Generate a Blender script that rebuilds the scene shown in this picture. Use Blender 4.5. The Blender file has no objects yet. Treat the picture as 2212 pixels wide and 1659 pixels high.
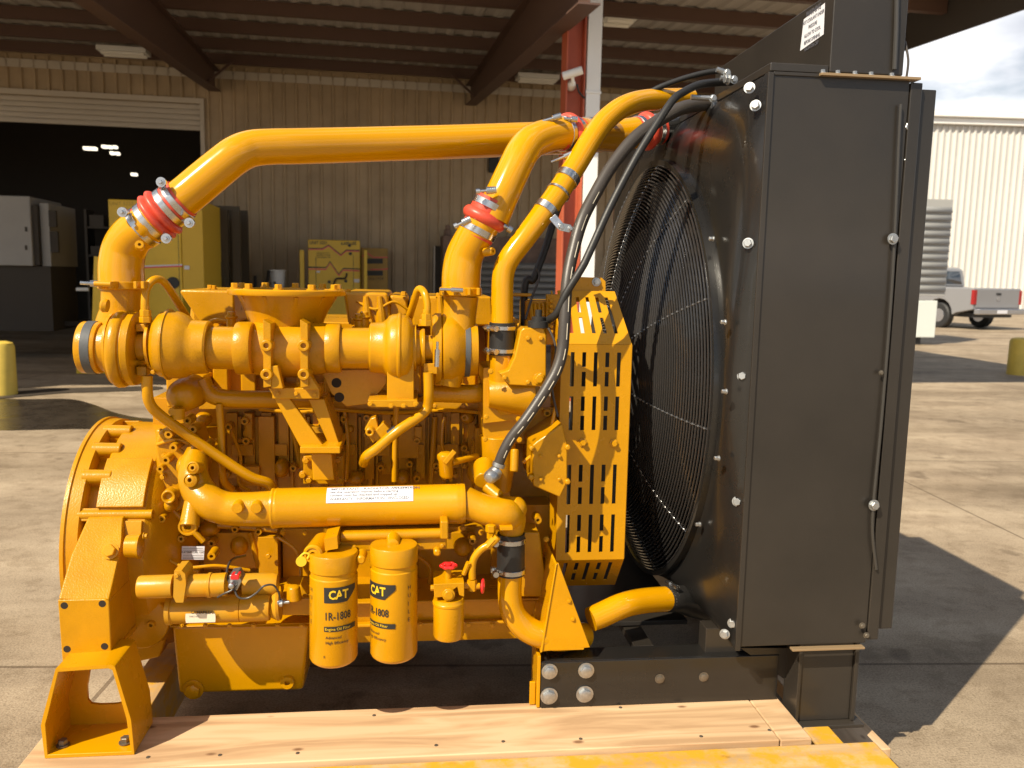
import bpy, bmesh, math, random
from mathutils import Vector, Matrix
from math import sin, cos, pi, radians as R
random.seed(7)
S = bpy.context.scene
COL = S.collection
# ------------------------------------------------------------------ camera
F = 1800.0; W0, H0 = 2212.0, 1659.0
cam = bpy.data.cameras.new('camera'); co = bpy.data.objects.new('camera', cam); COL.objects.link(co)
S.camera = co
CZ = 1.5
co.location = (0, 0, CZ)
CR = Matrix.Rotation(R(90 - 7.5), 3, 'X') @ Matrix.Rotation(0.02, 3, 'Z')
co.rotation_euler = CR.to_euler()
cam.sensor_width = 36; cam.lens = 36 * F / W0
cam.clip_end = 2000; cam.clip_start = 0.05
cam.dof.use_dof = True; cam.dof.focus_distance = 2.35; cam.dof.aperture_fstop = 5.0
# ------------------------------------------------------------------ world, sun
SUN_EL, SUN_AZ = 45, 43          # azimuth: degrees from the view direction's reverse towards the left
to_sun = Vector((-sin(R(SUN_AZ)) * cos(R(SUN_EL)), -cos(R(SUN_AZ)) * cos(R(SUN_EL)), sin(R(SUN_EL))))
w = bpy.data.worlds.new('World'); S.world = w; w.use_nodes = True
nt = w.node_tree; nt.nodes.clear()
out = nt.nodes.new('ShaderNodeOutputWorld'); bg = nt.nodes.new('ShaderNodeBackground')
sky = nt.nodes.new('ShaderNodeTexSky'); sky.sky_type = 'NISHITA'; sky.sun_disc = False
sky.sun_elevation = R(SUN_EL); sky.sun_rotation = math.atan2(to_sun.x, to_sun.y)
sky.air_density = 1.2; sky.dust_density = 1.0
tc = nt.nodes.new('ShaderNodeTexCoord'); mp = nt.nodes.new('ShaderNodeMapping'); mp.inputs['Scale'].default_value = (1, 1, 2.6)
mp.inputs['Location'].default_value = (0.35, 0.0, 0.1)
nz = nt.nodes.new('ShaderNodeTexNoise'); nz.inputs['Scale'].default_value = 2.6; nz.inputs['Detail'].default_value = 7; nz.inputs['Roughness'].default_value = 0.52
rp_ = nt.nodes.new('ShaderNodeValToRGB'); rp_.color_ramp.elements[0].position = 0.49; rp_.color_ramp.elements[1].position = 0.58
nz2 = nt.nodes.new('ShaderNodeTexNoise'); nz2.inputs['Scale'].default_value = 5; nz2.inputs['Detail'].default_value = 5
rc = nt.nodes.new('ShaderNodeValToRGB'); rc.color_ramp.elements[0].position = 0.35; rc.color_ramp.elements[1].position = 0.65
rc.color_ramp.elements[0].color = (8.0, 8.4, 9.4, 1); rc.color_ramp.elements[1].color = (17, 17, 17.2, 1)
mx = nt.nodes.new('ShaderNodeMix'); mx.data_type = 'RGBA'
L = nt.links
L.new(tc.outputs['Generated'], mp.inputs['Vector']); L.new(mp.outputs[0], nz.inputs['Vector']); L.new(mp.outputs[0], nz2.inputs['Vector'])
L.new(nz.outputs[0], rp_.inputs[0]); L.new(nz2.outputs[0], rc.inputs[0])
L.new(rp_.outputs[0], mx.inputs[0]); L.new(sky.outputs[0], mx.inputs[6]); L.new(rc.outputs[0], mx.inputs[7])
L.new(mx.outputs[2], bg.inputs[0]); bg.inputs[1].default_value = 0.055; L.new(bg.outputs[0], out.inputs[0])
sd = bpy.data.lights.new('sun', 'SUN'); sd.energy = 5.0; sd.angle = R(0.5); sd.color = (1.0, 0.89, 0.70)
so = bpy.data.objects.new('sun', sd); COL.objects.link(so)
so.rotation_euler = to_sun.to_track_quat('Z', 'Y').to_euler()
S.view_settings.view_transform = 'Standard'; S.view_settings.look = 'None'; S.view_settings.gamma = 1
S.view_settings.exposure = 0.60
S.render.engine = 'CYCLES'
S.cycles.max_bounces = 7; S.cycles.diffuse_bounces = 3; S.cycles.glossy_bounces = 4
# ------------------------------------------------------------------ frames: pixels of the 2212 px wide view -> places
Q = {'Z4': (109.7, 553, .2232), 'Z5': (603.5, 553, .2232), 'Z6': (932.6, 553, .2232), 'Y1': (54.9, 877.8, .248), 'Y2': (548.6, 877.8, .248),
     'Y3': (987.5, 877.8, .248), 'Y4': (54.9, 1247.5, .248), 'Y5': (548.6, 1179.5, .248), 'Y6': (987.5, 1152, .248), 'Y7': (1474.7, 1106, .3333),
     'Y8': (1474.7, 553, .3333), 'X1': (0, 0, .3333), 'X2': (737.3, 0, .3333), 'X3': (1474.7, 0, .3333)}
def q(f, x, y): a, b, s = Q[f]; return a + x * s, b + y * s
def ray(px, py): return CR @ Vector(((px - W0 / 2) / F, -(py - H0 / 2) / F, -1))
class Frame:
    def __init__(s, origin, deg):
        s.o = Vector(origin); s.deg = deg; s.inv = Matrix.Rotation(-R(deg), 3, 'Z'); s.fw = Matrix.Rotation(R(deg), 3, 'Z')
        s.c = s.inv @ (Vector((0, 0, CZ)) - s.o)
    def _at(s, px, py, ax, v):
        d = s.inv @ ray(px, py); t = (v - s.c[ax]) / d[ax]; return s.c + d * t
    def y(s, px, py, y): return s._at(px, py, 1, y)
    def x(s, px, py, x): return s._at(px, py, 0, x)
    def z(s, px, py, z): return s._at(px, py, 2, z)
    def sc(s, p):                                     # metres per pixel at a local point
        wv = CR.transposed() @ (s.fw @ Vector(p) + s.o - Vector((0, 0, CZ))); return -wv.z / F
EF = Frame((0, 2.2, 0), 6.5)                          # engine frame
BF = Frame((0, 18.0, 0), 10.0)                        # workshop frame
WF = Frame((0, 0, 0), 0)
E = EF.y
# ------------------------------------------------------------------ materials
MATS = {}
def mat(name, col, rough=.5, metal=0.0, bump=0.0, bscale=200, var=0.0, vscale=6, coat=0.0, col2=None, spec=.5, emit=None, es=1.0, trans=0.0, rvar=0.0, stretch=None):
    m = bpy.data.materials.new(name); m.use_nodes = True; n = m.node_tree; b = n.nodes['Principled BSDF']
    b.inputs['Base Color'].default_value = (*col, 1); b.inputs['Roughness'].default_value = rough; b.inputs['Metallic'].default_value = metal
    b.inputs['Coat Weight'].default_value = coat; b.inputs['Coat Roughness'].default_value = .08; b.inputs['Specular IOR Level'].default_value = spec
    if emit: b.inputs['Emission Color'].default_value = (*emit, 1); b.inputs['Emission Strength'].default_value = es
    if trans: b.inputs['Transmission Weight'].default_value = trans
    if bump or var or rvar:
        t = n.nodes.new('ShaderNodeTexCoord'); src = t.outputs['Object']
        if stretch:
            mpp = n.nodes.new('ShaderNodeMapping'); mpp.inputs['Scale'].default_value = stretch; n.links.new(src, mpp.inputs[0]); src = mpp.outputs[0]
    if bump:
        z = n.nodes.new('ShaderNodeTexNoise'); z.inputs['Scale'].default_value = bscale; z.inputs['Detail'].default_value = 2
        bp = n.nodes.new('ShaderNodeBump'); bp.inputs['Strength'].default_value = bump; bp.inputs['Distance'].default_value = .002
        n.links.new(src, z.inputs[0]); n.links.new(z.outputs[0], bp.inputs['Height']); n.links.new(bp.outputs[0], b.inputs['Normal'])
    if var or rvar:
        z = n.nodes.new('ShaderNodeTexNoise'); z.inputs['Scale'].default_value = vscale; z.inputs['Detail'].default_value = 5; z.inputs['Roughness'].default_value = .62
        n.links.new(src, z.inputs[0])
        if var:
            r = n.nodes.new('ShaderNodeValToRGB'); r.color_ramp.elements[0].position = .32; r.color_ramp.elements[1].position = .68
            c2 = col2 or tuple(c * (1 - var) for c in col)
            r.color_ramp.elements[0].color = (*c2, 1); r.color_ramp.elements[1].color = (*col, 1)
            n.links.new(z.outputs[0], r.inputs[0]); n.links.new(r.outputs[0], b.inputs['Base Color'])
        if rvar:
            mr = n.nodes.new('ShaderNodeMapRange'); mr.inputs[3].default_value = rough - rvar; mr.inputs[4].default_value = rough + rvar
            n.links.new(z.outputs[0], mr.inputs[0]); n.links.new(mr.outputs[0], b.inputs['Roughness'])
    MATS[name] = m; return m
YC = (0.58, 0.268, 0.0006)
yel = mat('yellow_paint', YC, .27, bump=.10, bscale=220, var=.14, vscale=5, coat=.08, rvar=.06, spec=.36)
yelc = mat('yellow_cast', (0.56, 0.257, 0.0006), .30, bump=.3, bscale=230, var=.24, vscale=7, spec=.36, coat=.05, rvar=.08)
yelp = mat('yellow_pipe', (0.59, 0.274, 0.0006), .15, bump=.04, bscale=60, spec=.42, coat=.15, var=.06, vscale=3)
yelw = mat('yellow_worn', (0.54, 0.235, 0.003), .34, bump=.15, bscale=150, var=1, vscale=14, col2=(.47, .25, .02), spec=.36)
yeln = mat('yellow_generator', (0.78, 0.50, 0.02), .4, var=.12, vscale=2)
blk = mat('black_paint', (0.032, 0.026, 0.020), .38, bump=.08, bscale=160, coat=.15, rvar=.12, var=1, vscale=1.6, col2=(.020, .017, .014))
blkg = mat('black_gloss', (0.014, 0.013, 0.012), .28, coat=.3, rvar=.06, var=.2)
rub = mat('rubber', (0.016, 0.015, 0.014), .48, bump=.2, bscale=300)
hosem = mat('hose_black', (0.05, 0.042, 0.036), .42, bump=.15, bscale=400)
red = mat('red_silicone', (0.64, 0.07, 0.035), .38, bump=.12, bscale=180, var=.2, vscale=30)
redk = mat('red_paint', (0.7, 0.02, 0.02), .3, coat=.3)
stl = mat('clamp_steel', (0.58, 0.58, 0.57), .27, metal=1.0, bump=.05, bscale=100, rvar=.08, var=.15, vscale=30)
znc = mat('zinc_bolt', (0.50, 0.51, 0.51), .4, metal=.9, var=.25, vscale=80)
stld = mat('bolt_steel', (0.22, 0.19, 0.15), .45, metal=.7, var=.3, vscale=60)
tape = mat('grey_tape', (0.07, 0.075, 0.08), .6, bump=.2, bscale=120)
lab = mat('label_white', (0.70, 0.70, 0.74), .4)
ink = mat('ink_grey', (0.10, 0.10, 0.12), .6)
inkb = mat('ink_black', (0.02, 0.02, 0.018), .5)
hole = mat('hole_dark', (0.02, 0.012, 0.006), .8)
wood = None
# ------------------------------------------------------------------ mesh builder
def catmull(pts, n=10):
    if len(pts) < 3: return [tuple(p) for p in pts]
    P = [pts[0]] + list(pts) + [pts[-1]]; o = []
    for i in range(1, len(P) - 2):
        a, b, c, d = P[i - 1], P[i], P[i + 1], P[i + 2]
        for k in range(n):
            t = k / n
            o.append(tuple(.5 * ((2 * b[j]) + (-a[j] + c[j]) * t + (2 * a[j] - 5 * b[j] + 4 * c[j] - d[j]) * t * t + (-a[j] + 3 * b[j] - 3 * c[j] + d[j]) * t ** 3) for j in range(len(b))))
    o.append(tuple(P[-2])); return o
def basis(ax):
    ax = Vector(ax).normalized(); u = ax.cross(Vector((0, 0, 1)))
    if u.length < 1e-3: u = ax.cross(Vector((0, 1, 0)))
    u.normalize(); return u, ax.cross(u).normalized(), ax
def clusters(v, f):
    par = list(range(len(v)))
    def find(a):
        while par[a] != a: par[a] = par[par[a]]; a = par[a]
        return a
    for g in f:
        r = find(g[0])
        for i in g[1:]: par[find(i)] = r
    isl = {}
    for g in f: isl.setdefault(find(g[0]), []).append(g)
    cl = []
    for fs in isl.values():
        pts = [v[i] for g in fs for i in g]
        bb = [min(p[k] for p in pts) - .0015 for k in range(3)] + [max(p[k] for p in pts) + .0015 for k in range(3)]
        cl.append((bb, fs))
    ch = True
    while ch and len(cl) > 1:
        ch = False; out_ = []
        for bb, fs in cl:
            for i, (b2, f2) in enumerate(out_):
                if all(bb[k] <= b2[k + 3] and b2[k] <= bb[k + 3] for k in range(3)):
                    out_[i] = ([min(bb[k], b2[k]) for k in range(3)] + [max(bb[k + 3], b2[k + 3]) for k in range(3)], f2 + fs); ch = True; break
            else: out_.append((bb, fs))
        cl = out_
    cl.sort(key=lambda c: -(c[0][3] - c[0][0]) * (c[0][4] - c[0][1]) * (c[0][5] - c[0][2]))
    return [c[1] for c in cl]
class M:
    def __init__(s): s.v = []; s.f = []
    def add(s, v, f):
        o = len(s.v); s.v += [tuple(p) for p in v]; s.f += [tuple(i + o for i in g) for g in f]; return s
    def box(s, a, b):
        x0, y0, z0 = a; x1, y1, z1 = b
        return s.add([(x0, y0, z0), (x1, y0, z0), (x1, y1, z0), (x0, y1, z0), (x0, y0, z1), (x1, y0, z1), (x1, y1, z1), (x0, y1, z1)],
                     [(0, 3, 2, 1), (4, 5, 6, 7), (0, 1, 5, 4), (1, 2, 6, 5), (2, 3, 7, 6), (3, 0, 4, 7)])
    def obox(s, p0, p1, wd, th, up=(0, 0, 1)):        # bar from p0 to p1, wd across, th along up
        p0, p1 = Vector(p0), Vector(p1); a = (p1 - p0).normalized(); u = a.cross(Vector(up))
        if u.length < 1e-4: u = a.cross(Vector((0, 1, 0)))
        u.normalize(); n = u.cross(a); u *= wd / 2; n *= th / 2
        return s.add([p0 - u - n, p0 + u - n, p0 + u + n, p0 - u + n, p1 - u - n, p1 + u - n, p1 + u + n, p1 - u + n],
                     [(0, 1, 2, 3), (7, 6, 5, 4), (0, 4, 5, 1), (1, 5, 6, 2), (2, 6, 7, 3), (3, 7, 4, 0)])
    def rings(s, rs, cap=(True, True), close=True):
        n = len(rs[0]); o = len(s.v)
        for r in rs: s.v += [tuple(p) for p in r]
        for i in range(len(rs) - 1):
            for j in range(n if close else n - 1):
                k = (j + 1) % n; s.f.append((o + i * n + j, o + i * n + k, o + (i + 1) * n + k, o + (i + 1) * n + j))
        if cap[0]: s.f.append(tuple(o + j for j in reversed(range(n))))
        if cap[1]: s.f.append(tuple(o + (len(rs) - 1) * n + j for j in range(n)))
        return s
    def tube(s, pts, r, seg=16, cap=(True, True)):    # pts 3D, r number or list
        n = len(pts); pts = [Vector(p) for p in pts]; rs = []; u = None
        for i, p in enumerate(pts):
            t = (pts[min(i + 1, n - 1)] - pts[max(i - 1, 0)])
            if t.length < 1e-9: t = Vector((1, 0, 0))
            t.normalize()
            if u is None: u = basis(t)[0]
            u = (u - t * u.dot(t)).normalized(); v = t.cross(u); rr = r[i] if isinstance(r, (list, tuple)) else r
            rs.append([p + (u * cos(2 * pi * k / seg) + v * sin(2 * pi * k / seg)) * rr for k in range(seg)])
        return s.rings(rs, cap)
    def rev(s, c, ax, prof, seg=32):                  # prof: (distance along ax, radius)
        u, v, a = basis(ax); c = Vector(c)
        return s.rings([[c + a * h + (u * cos(2 * pi * k / seg) + v * sin(2 * pi * k / seg)) * max(r, 1e-4) for k in range(seg)] for h, r in prof])
    def hexb(s, c, ax, r, h, ang=0):                  # hex head with washer
        s.rev(c, ax, [(0, r * 1.35), (h * .2, r * 1.35), (h * .22, r * .9)], 20)
        u, v, a = basis(ax); c = Vector(c)
        ring = lambda hh, rr: [c + a * hh + (u * cos(ang + pi * k / 3) + v * sin(ang + pi * k / 3)) * rr for k in range(6)]
        return s.rings([ring(h * .2, r), ring(h * .92, r), ring(h, r * .88)])
    def prism(s, poly, d):                            # poly: 3D points, d: extrusion vector
        d = Vector(d); a = [Vector(p) for p in poly]
        return s.rings([a, [p + d for p in a]])
    def boss(s, c, ax, r, h, hr=.45, seg=20):
        return s.rev(c, ax, [(0, r * 1.12), (h * .9, r), (h, r * .92), (h, r * hr), (h - r * 1.3, r * hr)], seg)
    def sph(s, c, r, seg=12, n=8):
        return s.rev(c, (0, 0, 1), [(-r * cos(pi * i / n), r * sin(pi * i / n)) for i in range(n + 1)], seg)
    def build(s, name, m, parent=None, bev=0, smooth=35, label=None, solid=0):
        me = bpy.data.meshes.new(name); me.from_pydata(s.v, [], s.f); me.validate()
        bm = bmesh.new(); bm.from_mesh(me); bmesh.ops.recalc_face_normals(bm, faces=bm.faces); bm.to_mesh(me); bm.free()
        if smooth:
            me.polygons.foreach_set('use_smooth', [True] * len(me.polygons)); me.set_sharp_from_angle(angle=R(smooth))
        me.materials.append(m); o = bpy.data.objects.new(name, me); COL.objects.link(o)
        if parent: o.parent = parent
        if solid:
            q_ = o.modifiers.new('solid', 'SOLIDIFY'); q_.thickness = solid; q_.offset = 0
        if bev:
            b_ = o.modifiers.new('bevel', 'BEVEL'); b_.width = bev; b_.segments = 2; b_.limit_method = 'ANGLE'; b_.angle_limit = R(40); b_.harden_normals = True
        if label: o['label'] = label
        return o
def thing(name, label, cat, loc=(0, 0, 0), rz=0, group=None):
    o = bpy.data.objects.new(name, None); COL.objects.link(o); o.location = loc; o.rotation_euler = (0, 0, rz)
    o['label'] = label; o['category'] = cat
    if group: o['group'] = group
    o.empty_display_size = .1; return o
def tag(o, label, cat, group=None, kind=None):
    if label: o['label'] = label
    if cat: o['category'] = cat
    if group: o['group'] = group
    if kind: o['kind'] = kind
    return o
def base_shift(root, p):
    """put the Empty at p (local coords of its frame children) keeping children where they are"""
    for c in list(root.children): c.location = c.location - Vector(p)
    root.location = root.location + Matrix.Rotation(root.rotation_euler.z, 3, 'Z') @ Vector(p)
def pt(px, py, y): return E(px, py, y)
def tpx(m, pts, rpx, seg=20, y=None, n=10, cap=(True, True), fr=EF):
    """tube through pixel points; pts (px,py,y[,r]); rpx a radius in px"""
    P = []
    for p in pts:
        yy = p[2] if len(p) > 2 else y; l = fr.y(p[0], p[1], yy); P.append((l.x, l.y, l.z, (p[3] if len(p) > 3 else rpx) * fr.sc(l)))
    c = catmull(P, n); return m.tube([k[:3] for k in c], [k[3] for k in c], seg, cap)
def rpx(m, st, y, seg=40, ax=None):
    """solid of revolution through pixel stations (px,py,r)"""
    c = [E(a[0], a[1], a[3] if len(a) > 3 else y) for a in st]
    if ax is None: ax = c[-1] - c[0]
    u, v, a_ = basis(ax)
    return m.rings([[p + (u * cos(2 * pi * k / seg) + v * sin(2 * pi * k / seg)) * max(s_[2] * EF.sc(p), 1e-4) for k in range(seg)] for p, s_ in zip(c, st)])
def bpxl(m, x0, y0, x1, y1, yn, yf, fr=EF):
    """box whose near face fills the pixel rectangle at depth yn and which reaches back to yf"""
    a = fr.y(x0, y1, yn); b = fr.y(x1, y0, yn); return m.box((a.x, yn, a.z), (b.x, yf, b.z))
def ppx(m, pts, yn, yf, fr=EF):
    P = [fr.y(a, b, yn) for a, b in pts]; return m.prism(P, (0, yf - yn, 0))
TXT = {}
def text2d(body, h, bold=0.0, align='CENTER', narrow=1.0):
    cu = bpy.data.curves.new('t', 'FONT'); cu.body = body; cu.align_x = align; cu.align_y = 'CENTER'; cu.offset = bold; cu.resolution_u = 2
    o = bpy.data.objects.new('t', cu); COL.objects.link(o); bpy.context.view_layer.update()
    me = bpy.data.meshes.new_from_object(o); s = h / .7
    v = [(p.co.x * s * narrow, p.co.y * s) for p in me.vertices]; f = [tuple(p.vertices) for p in me.polygons]
    bpy.data.objects.remove(o); bpy.data.curves.remove(cu); bpy.data.meshes.remove(me); return v, f
def flat_text(body, px, py, y, h, m, parent, name='lettering', bold=0, align='CENTER', narrow=1, slope=0, fr=EF):
    v, f = text2d(body, h, bold, align, narrow)
    mm = M(); mm.add([fr.y(px + a, py - b + a * slope, y) for a, b in v], f); return mm.build(name, m, parent, smooth=0)
# perforated panel: corners TL,TR,BR,BL (3D) and holes as (u0,v0,u1,v1)
def perf(m, c, holes, off=(0, 0, 0)):
    us = sorted({0.0, 1.0, *[h[0] for h in holes], *[h[2] for h in holes]}); vs = sorted({0.0, 1.0, *[h[1] for h in holes], *[h[3] for h in holes]})
    TL, TR, BR, BL = [Vector(p) for p in c]; n = len(us); V_ = []
    for v in vs:
        for u in us: V_.append(TL * (1 - u) * (1 - v) + TR * u * (1 - v) + BR * u * v + BL * (1 - u) * v)
    F_ = []
    for j in range(len(vs) - 1):
        for i in range(n - 1):
            cu, cv = (us[i] + us[i + 1]) / 2, (vs[j] + vs[j + 1]) / 2
            if any(h[0] < cu < h[2] and h[1] < cv < h[3] for h in holes): continue
            F_.append((j * n + i, j * n + i + 1, (j + 1) * n + i + 1, (j + 1) * n + i))
    return m.add(V_, F_)
TS = Vector((0, -1, 0))                               # towards the viewer's side of the engine
UP = Vector((0, 0, 1))
#@@ground
# ------------------------------------------------------------------ ground
def ground_mat():
    m = bpy.data.materials.new('concrete'); m.use_nodes = True; n = m.node_tree; b = n.nodes['Principled BSDF']; lk = n.links
    t = n.nodes.new('ShaderNodeTexCoord')
    def noise(sc, det, ro=.6, vec=None):
        z = n.nodes.new('ShaderNodeTexNoise'); z.inputs['Scale'].default_value = sc; z.inputs['Detail'].default_value = det; z.inputs['Roughness'].default_value = ro
        lk.new(vec or t.outputs['Object'], z.inputs[0]); return z.outputs[0]
    def ramp(src, a, ca, b_, cb):
        r = n.nodes.new('ShaderNodeValToRGB'); r.color_ramp.elements[0].position = a; r.color_ramp.elements[1].position = b_
        r.color_ramp.elements[0].color = (*ca, 1); r.color_ramp.elements[1].color = (*cb, 1); lk.new(src, r.inputs[0]); return r.outputs[0]
    def mul(a, c, f=1):
        x = n.nodes.new('ShaderNodeMix'); x.data_type = 'RGBA'; x.blend_type = 'MULTIPLY'; x.inputs[0].default_value = f; lk.new(a, x.inputs[6]); lk.new(c, x.inputs[7]); return x.outputs[2]
    mpp = n.nodes.new('ShaderNodeMapping'); mpp.inputs['Scale'].default_value = (.35, 1.3, 1); mpp.inputs['Rotation'].default_value = (0, 0, .3); lk.new(t.outputs['Object'], mpp.inputs[0])
    c = ramp(noise(.6, 6), .3, (.36, .285, .195), .7, (.55, .44, .31))
    c = mul(c, ramp(noise(2.2, 6, .6, mpp.outputs[0]), .35, (.72, .70, .68), .62, (1, 1, 1)))
    c = mul(c, ramp(noise(.9, 7, .7), .42, (.74, .71, .68), .56, (1, 1, 1)), .8)
    c = mul(c, ramp(noise(7, 5, .7), .40, (.82, .80, .77), .5, (1, 1, 1)))
    c = mul(c, ramp(noise(2.6, 4, .55), .30, (.50, .46, .42), .36, (1, 1, 1)), .75)
    mw = n.nodes.new('ShaderNodeTexWave'); mw.wave_type = 'RINGS'; mw.inputs['Scale'].default_value = .11; mw.inputs['Distortion'].default_value = 5; mw.inputs['Detail'].default_value = 3; mw.inputs['Detail Scale'].default_value = .6; lk.new(t.outputs['Object'], mw.inputs[0])
    c = mul(c, ramp(mw.outputs[1], .0, (.80, .78, .75), .10, (1, 1, 1)))
    c = mul(c, ramp(noise(130, 3, .75), .35, (.60, .58, .55), .6, (1, 1, 1)))
    vo = n.nodes.new('ShaderNodeTexVoronoi'); vo.inputs['Scale'].default_value = 55; lk.new(t.outputs['Object'], vo.inputs['Vector'])
    c = mul(c, ramp(vo.outputs['Distance'], .05, (.62, .6, .57), .22, (1, 1, 1)))
    br = n.nodes.new('ShaderNodeTexBrick'); br.offset = 0; br.inputs['Scale'].default_value = 1; br.inputs['Brick Width'].default_value = 4.6; br.inputs['Row Height'].default_value = 3.7; br.inputs['Mortar Size'].default_value = .009
    br.inputs['Color1'].default_value = (1, 1, 1, 1); br.inputs['Color2'].default_value = (.96, .96, .96, 1); br.inputs['Mortar'].default_value = (.5, .46, .42, 1)
    mp2 = n.nodes.new('ShaderNodeMapping'); mp2.inputs['Rotation'].default_value = (0, 0, -.05); mp2.inputs['Location'].default_value = (1.3, .65, 0); lk.new(t.outputs['Object'], mp2.inputs[0]); lk.new(mp2.outputs[0], br.inputs[0])
    c = mul(c, br.outputs[0]); lk.new(c, b.inputs['Base Color']); b.inputs['Roughness'].default_value = .82
    bp = n.nodes.new('ShaderNodeBump'); bp.inputs['Strength'].default_value = .5; bp.inputs['Distance'].default_value = .003; lk.new(noise(160, 3, .8), bp.inputs['Height']); lk.new(bp.outputs[0], b.inputs['Normal'])
    return m
g = M(); g.add([(-250, -60, 0), (250, -60, 0), (250, 400, 0), (-250, 400, 0)], [(0, 1, 2, 3)])
tag(g.build('ground', ground_mat(), smooth=0), None, None, kind='structure')
# dark asphalt sheet under the canopy, wet patch with shadow painted in, dark band
asph = mat('dark_asphalt', (.075, .06, .048), .75, bump=.5, bscale=80, var=.35, vscale=1.4)
def blob(poly, z, n=8):
    c = catmull([WF.z(a, b, z)[:] for a, b in poly] + [WF.z(*poly[0], z)[:]], n)[:-1]; return [(p[0], p[1], z) for p in c]
mm = M(); P = blob([(-420, 905), (-200, 862), (60, 862), (150, 862), (200, 873), (255, 893), (330, 905), (430, 905), (560, 925), (430, 940), (300, 931), (180, 926), (40, 929), (-100, 931), (-300, 950)], .004)
mm.add(P, [tuple(range(len(P)))])
tag(mm.build('puddle_shadow', mat('wet_shadowed_concrete', (.045, .034, .024), .28, bump=.35, bscale=9, var=.4, vscale=4, rvar=.2), smooth=0), None, None, kind='structure')  # wet ground and the shadow over it, both put into one dark colour
mm = M(); P = blob([(-260, 848), (-60, 838), (140, 838), (330, 834), (330, 842), (150, 848), (60, 855), (-80, 868), (-260, 880)], .008)
mm.add(P, [tuple(range(len(P)))])
tag(mm.build('dark_band', mat('dark_band_ground', (.06, .045, .032), .7, var=.4, vscale=3), smooth=0), None, None, kind='structure')  # narrow dark mottled band across the ground
#@@skid
# ------------------------------------------------------------------ timber skid under the engine
def wood_mat(name, c1, c2, c3, axis='x', paint=None):
    m = bpy.data.materials.new(name); m.use_nodes = True; n = m.node_tree; b = n.nodes['Principled BSDF']; lk = n.links
    t = n.nodes.new('ShaderNodeTexCoord'); mp = n.nodes.new('ShaderNodeMapping'); lk.new(t.outputs['Object'], mp.inputs[0])
    mp.inputs['Scale'].default_value = (1.1, 11, 11) if axis == 'x' else (11, 1.1, 11)
    z = n.nodes.new('ShaderNodeTexNoise'); z.inputs['Scale'].default_value = 1.6; z.inputs['Detail'].default_value = 6; z.inputs['Distortion'].default_value = 1.2; lk.new(mp.outputs[0], z.inputs[0])
    r = n.nodes.new('ShaderNodeValToRGB'); e = r.color_ramp.elements; e[0].position = .36; e[0].color = (*c1, 1); e[1].position = .62; e[1].color = (*c2, 1)
    k = e.new(.5); k.color = (*c3, 1); lk.new(z.outputs[0], r.inputs[0]); col = r.outputs[0]
    vo = n.nodes.new('ShaderNodeTexVoronoi'); vo.inputs['Scale'].default_value = 8; mp3 = n.nodes.new('ShaderNodeMapping'); mp3.inputs['Scale'].default_value = (.7, 1.4, 1) if axis == 'x' else (1.4, .7, 1); lk.new(t.outputs['Object'], mp3.inputs[0]); lk.new(mp3.outputs[0], vo.inputs['Vector'])
    kr = n.nodes.new('ShaderNodeValToRGB'); kr.color_ramp.elements[0].position = .05; kr.color_ramp.elements[0].color = (.22, .12, .06, 1); kr.color_ramp.elements[1].position = .11; lk.new(vo.outputs['Distance'], kr.inputs[0])
    x = n.nodes.new('ShaderNodeMix'); x.data_type = 'RGBA'; x.blend_type = 'MULTIPLY'; x.inputs[0].default_value = .8; lk.new(col, x.inputs[6]); lk.new(kr.outputs[0], x.inputs[7]); col = x.outputs[2]
    if paint:
        z2 = n.nodes.new('ShaderNodeTexNoise'); z2.inputs['Scale'].default_value = 9; z2.inputs['Detail'].default_value = 7; z2.inputs['Roughness'].default_value = .7; lk.new(t.outputs['Object'], z2.inputs[0])
        r2 = n.nodes.new('ShaderNodeValToRGB'); r2.color_ramp.elements[0].position = .42; r2.color_ramp.elements[1].position = .58; lk.new(z2.outputs[0], r2.inputs[0])
        y = n.nodes.new('ShaderNodeMix'); y.data_type = 'RGBA'; y.inputs[7].default_value = (*paint, 1); lk.new(r2.outputs[0], y.inputs[0]); lk.new(col, y.inputs[6]); col = y.outputs[2]
    lk.new(col, b.inputs['Base Color']); b.inputs['Roughness'].default_value = .7
    bp = n.nodes.new('ShaderNodeBump'); bp.inputs['Strength'].default_value = .35; bp.inputs['Distance'].default_value = .002; lk.new(z.outputs[0], bp.inputs['Height']); lk.new(bp.outputs[0], b.inputs['Normal'])
    return m
woodm = wood_mat('pine_wood', (.40, .25, .13), (.60, .41, .24), (.52, .34, .185))
woody = wood_mat('pine_depth', (.40, .25, .13), (.60, .41, .24), (.52, .34, .185), 'y')
woodp = wood_mat('painted_wood', (.40, .25, .11), (.54, .36, .17), (.46, .30, .14), 'x', (.56, .29, .012))
woodpy = wood_mat('painted_wood_depth', (.40, .25, .11), (.54, .36, .17), (.46, .30, .14), 'y', (.56, .29, .012))
ZT = .25
EO = (0, 2.2, 0); ER = R(6.5)
sk = thing('timber_skid', 'heavy pine skid with pale top planks and yellow painted boards under the engine', 'skid', EO, ER)
def yz(px, py, z=ZT): return EF.z(px, py, z)
a, b = yz(60, 1640), yz(1106, 1620)
yfront = yz(1106, 1624).y; yback = yz(1106, 1519).y
xl = yz(40, 1655).x; xr = yz(1700, 1530).x; xm = yz(1640, 1540).x
m = M(); m.box((xl, yfront, ZT - .06), (xm, yback, ZT)); m.build('plank', woodm, sk, bev=.004)
m = M(); m.box((xm + .003, yfront, ZT - .06), (xr, yback, ZT - .001)); m.build('plank', woodm, sk, bev=.004)
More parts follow.
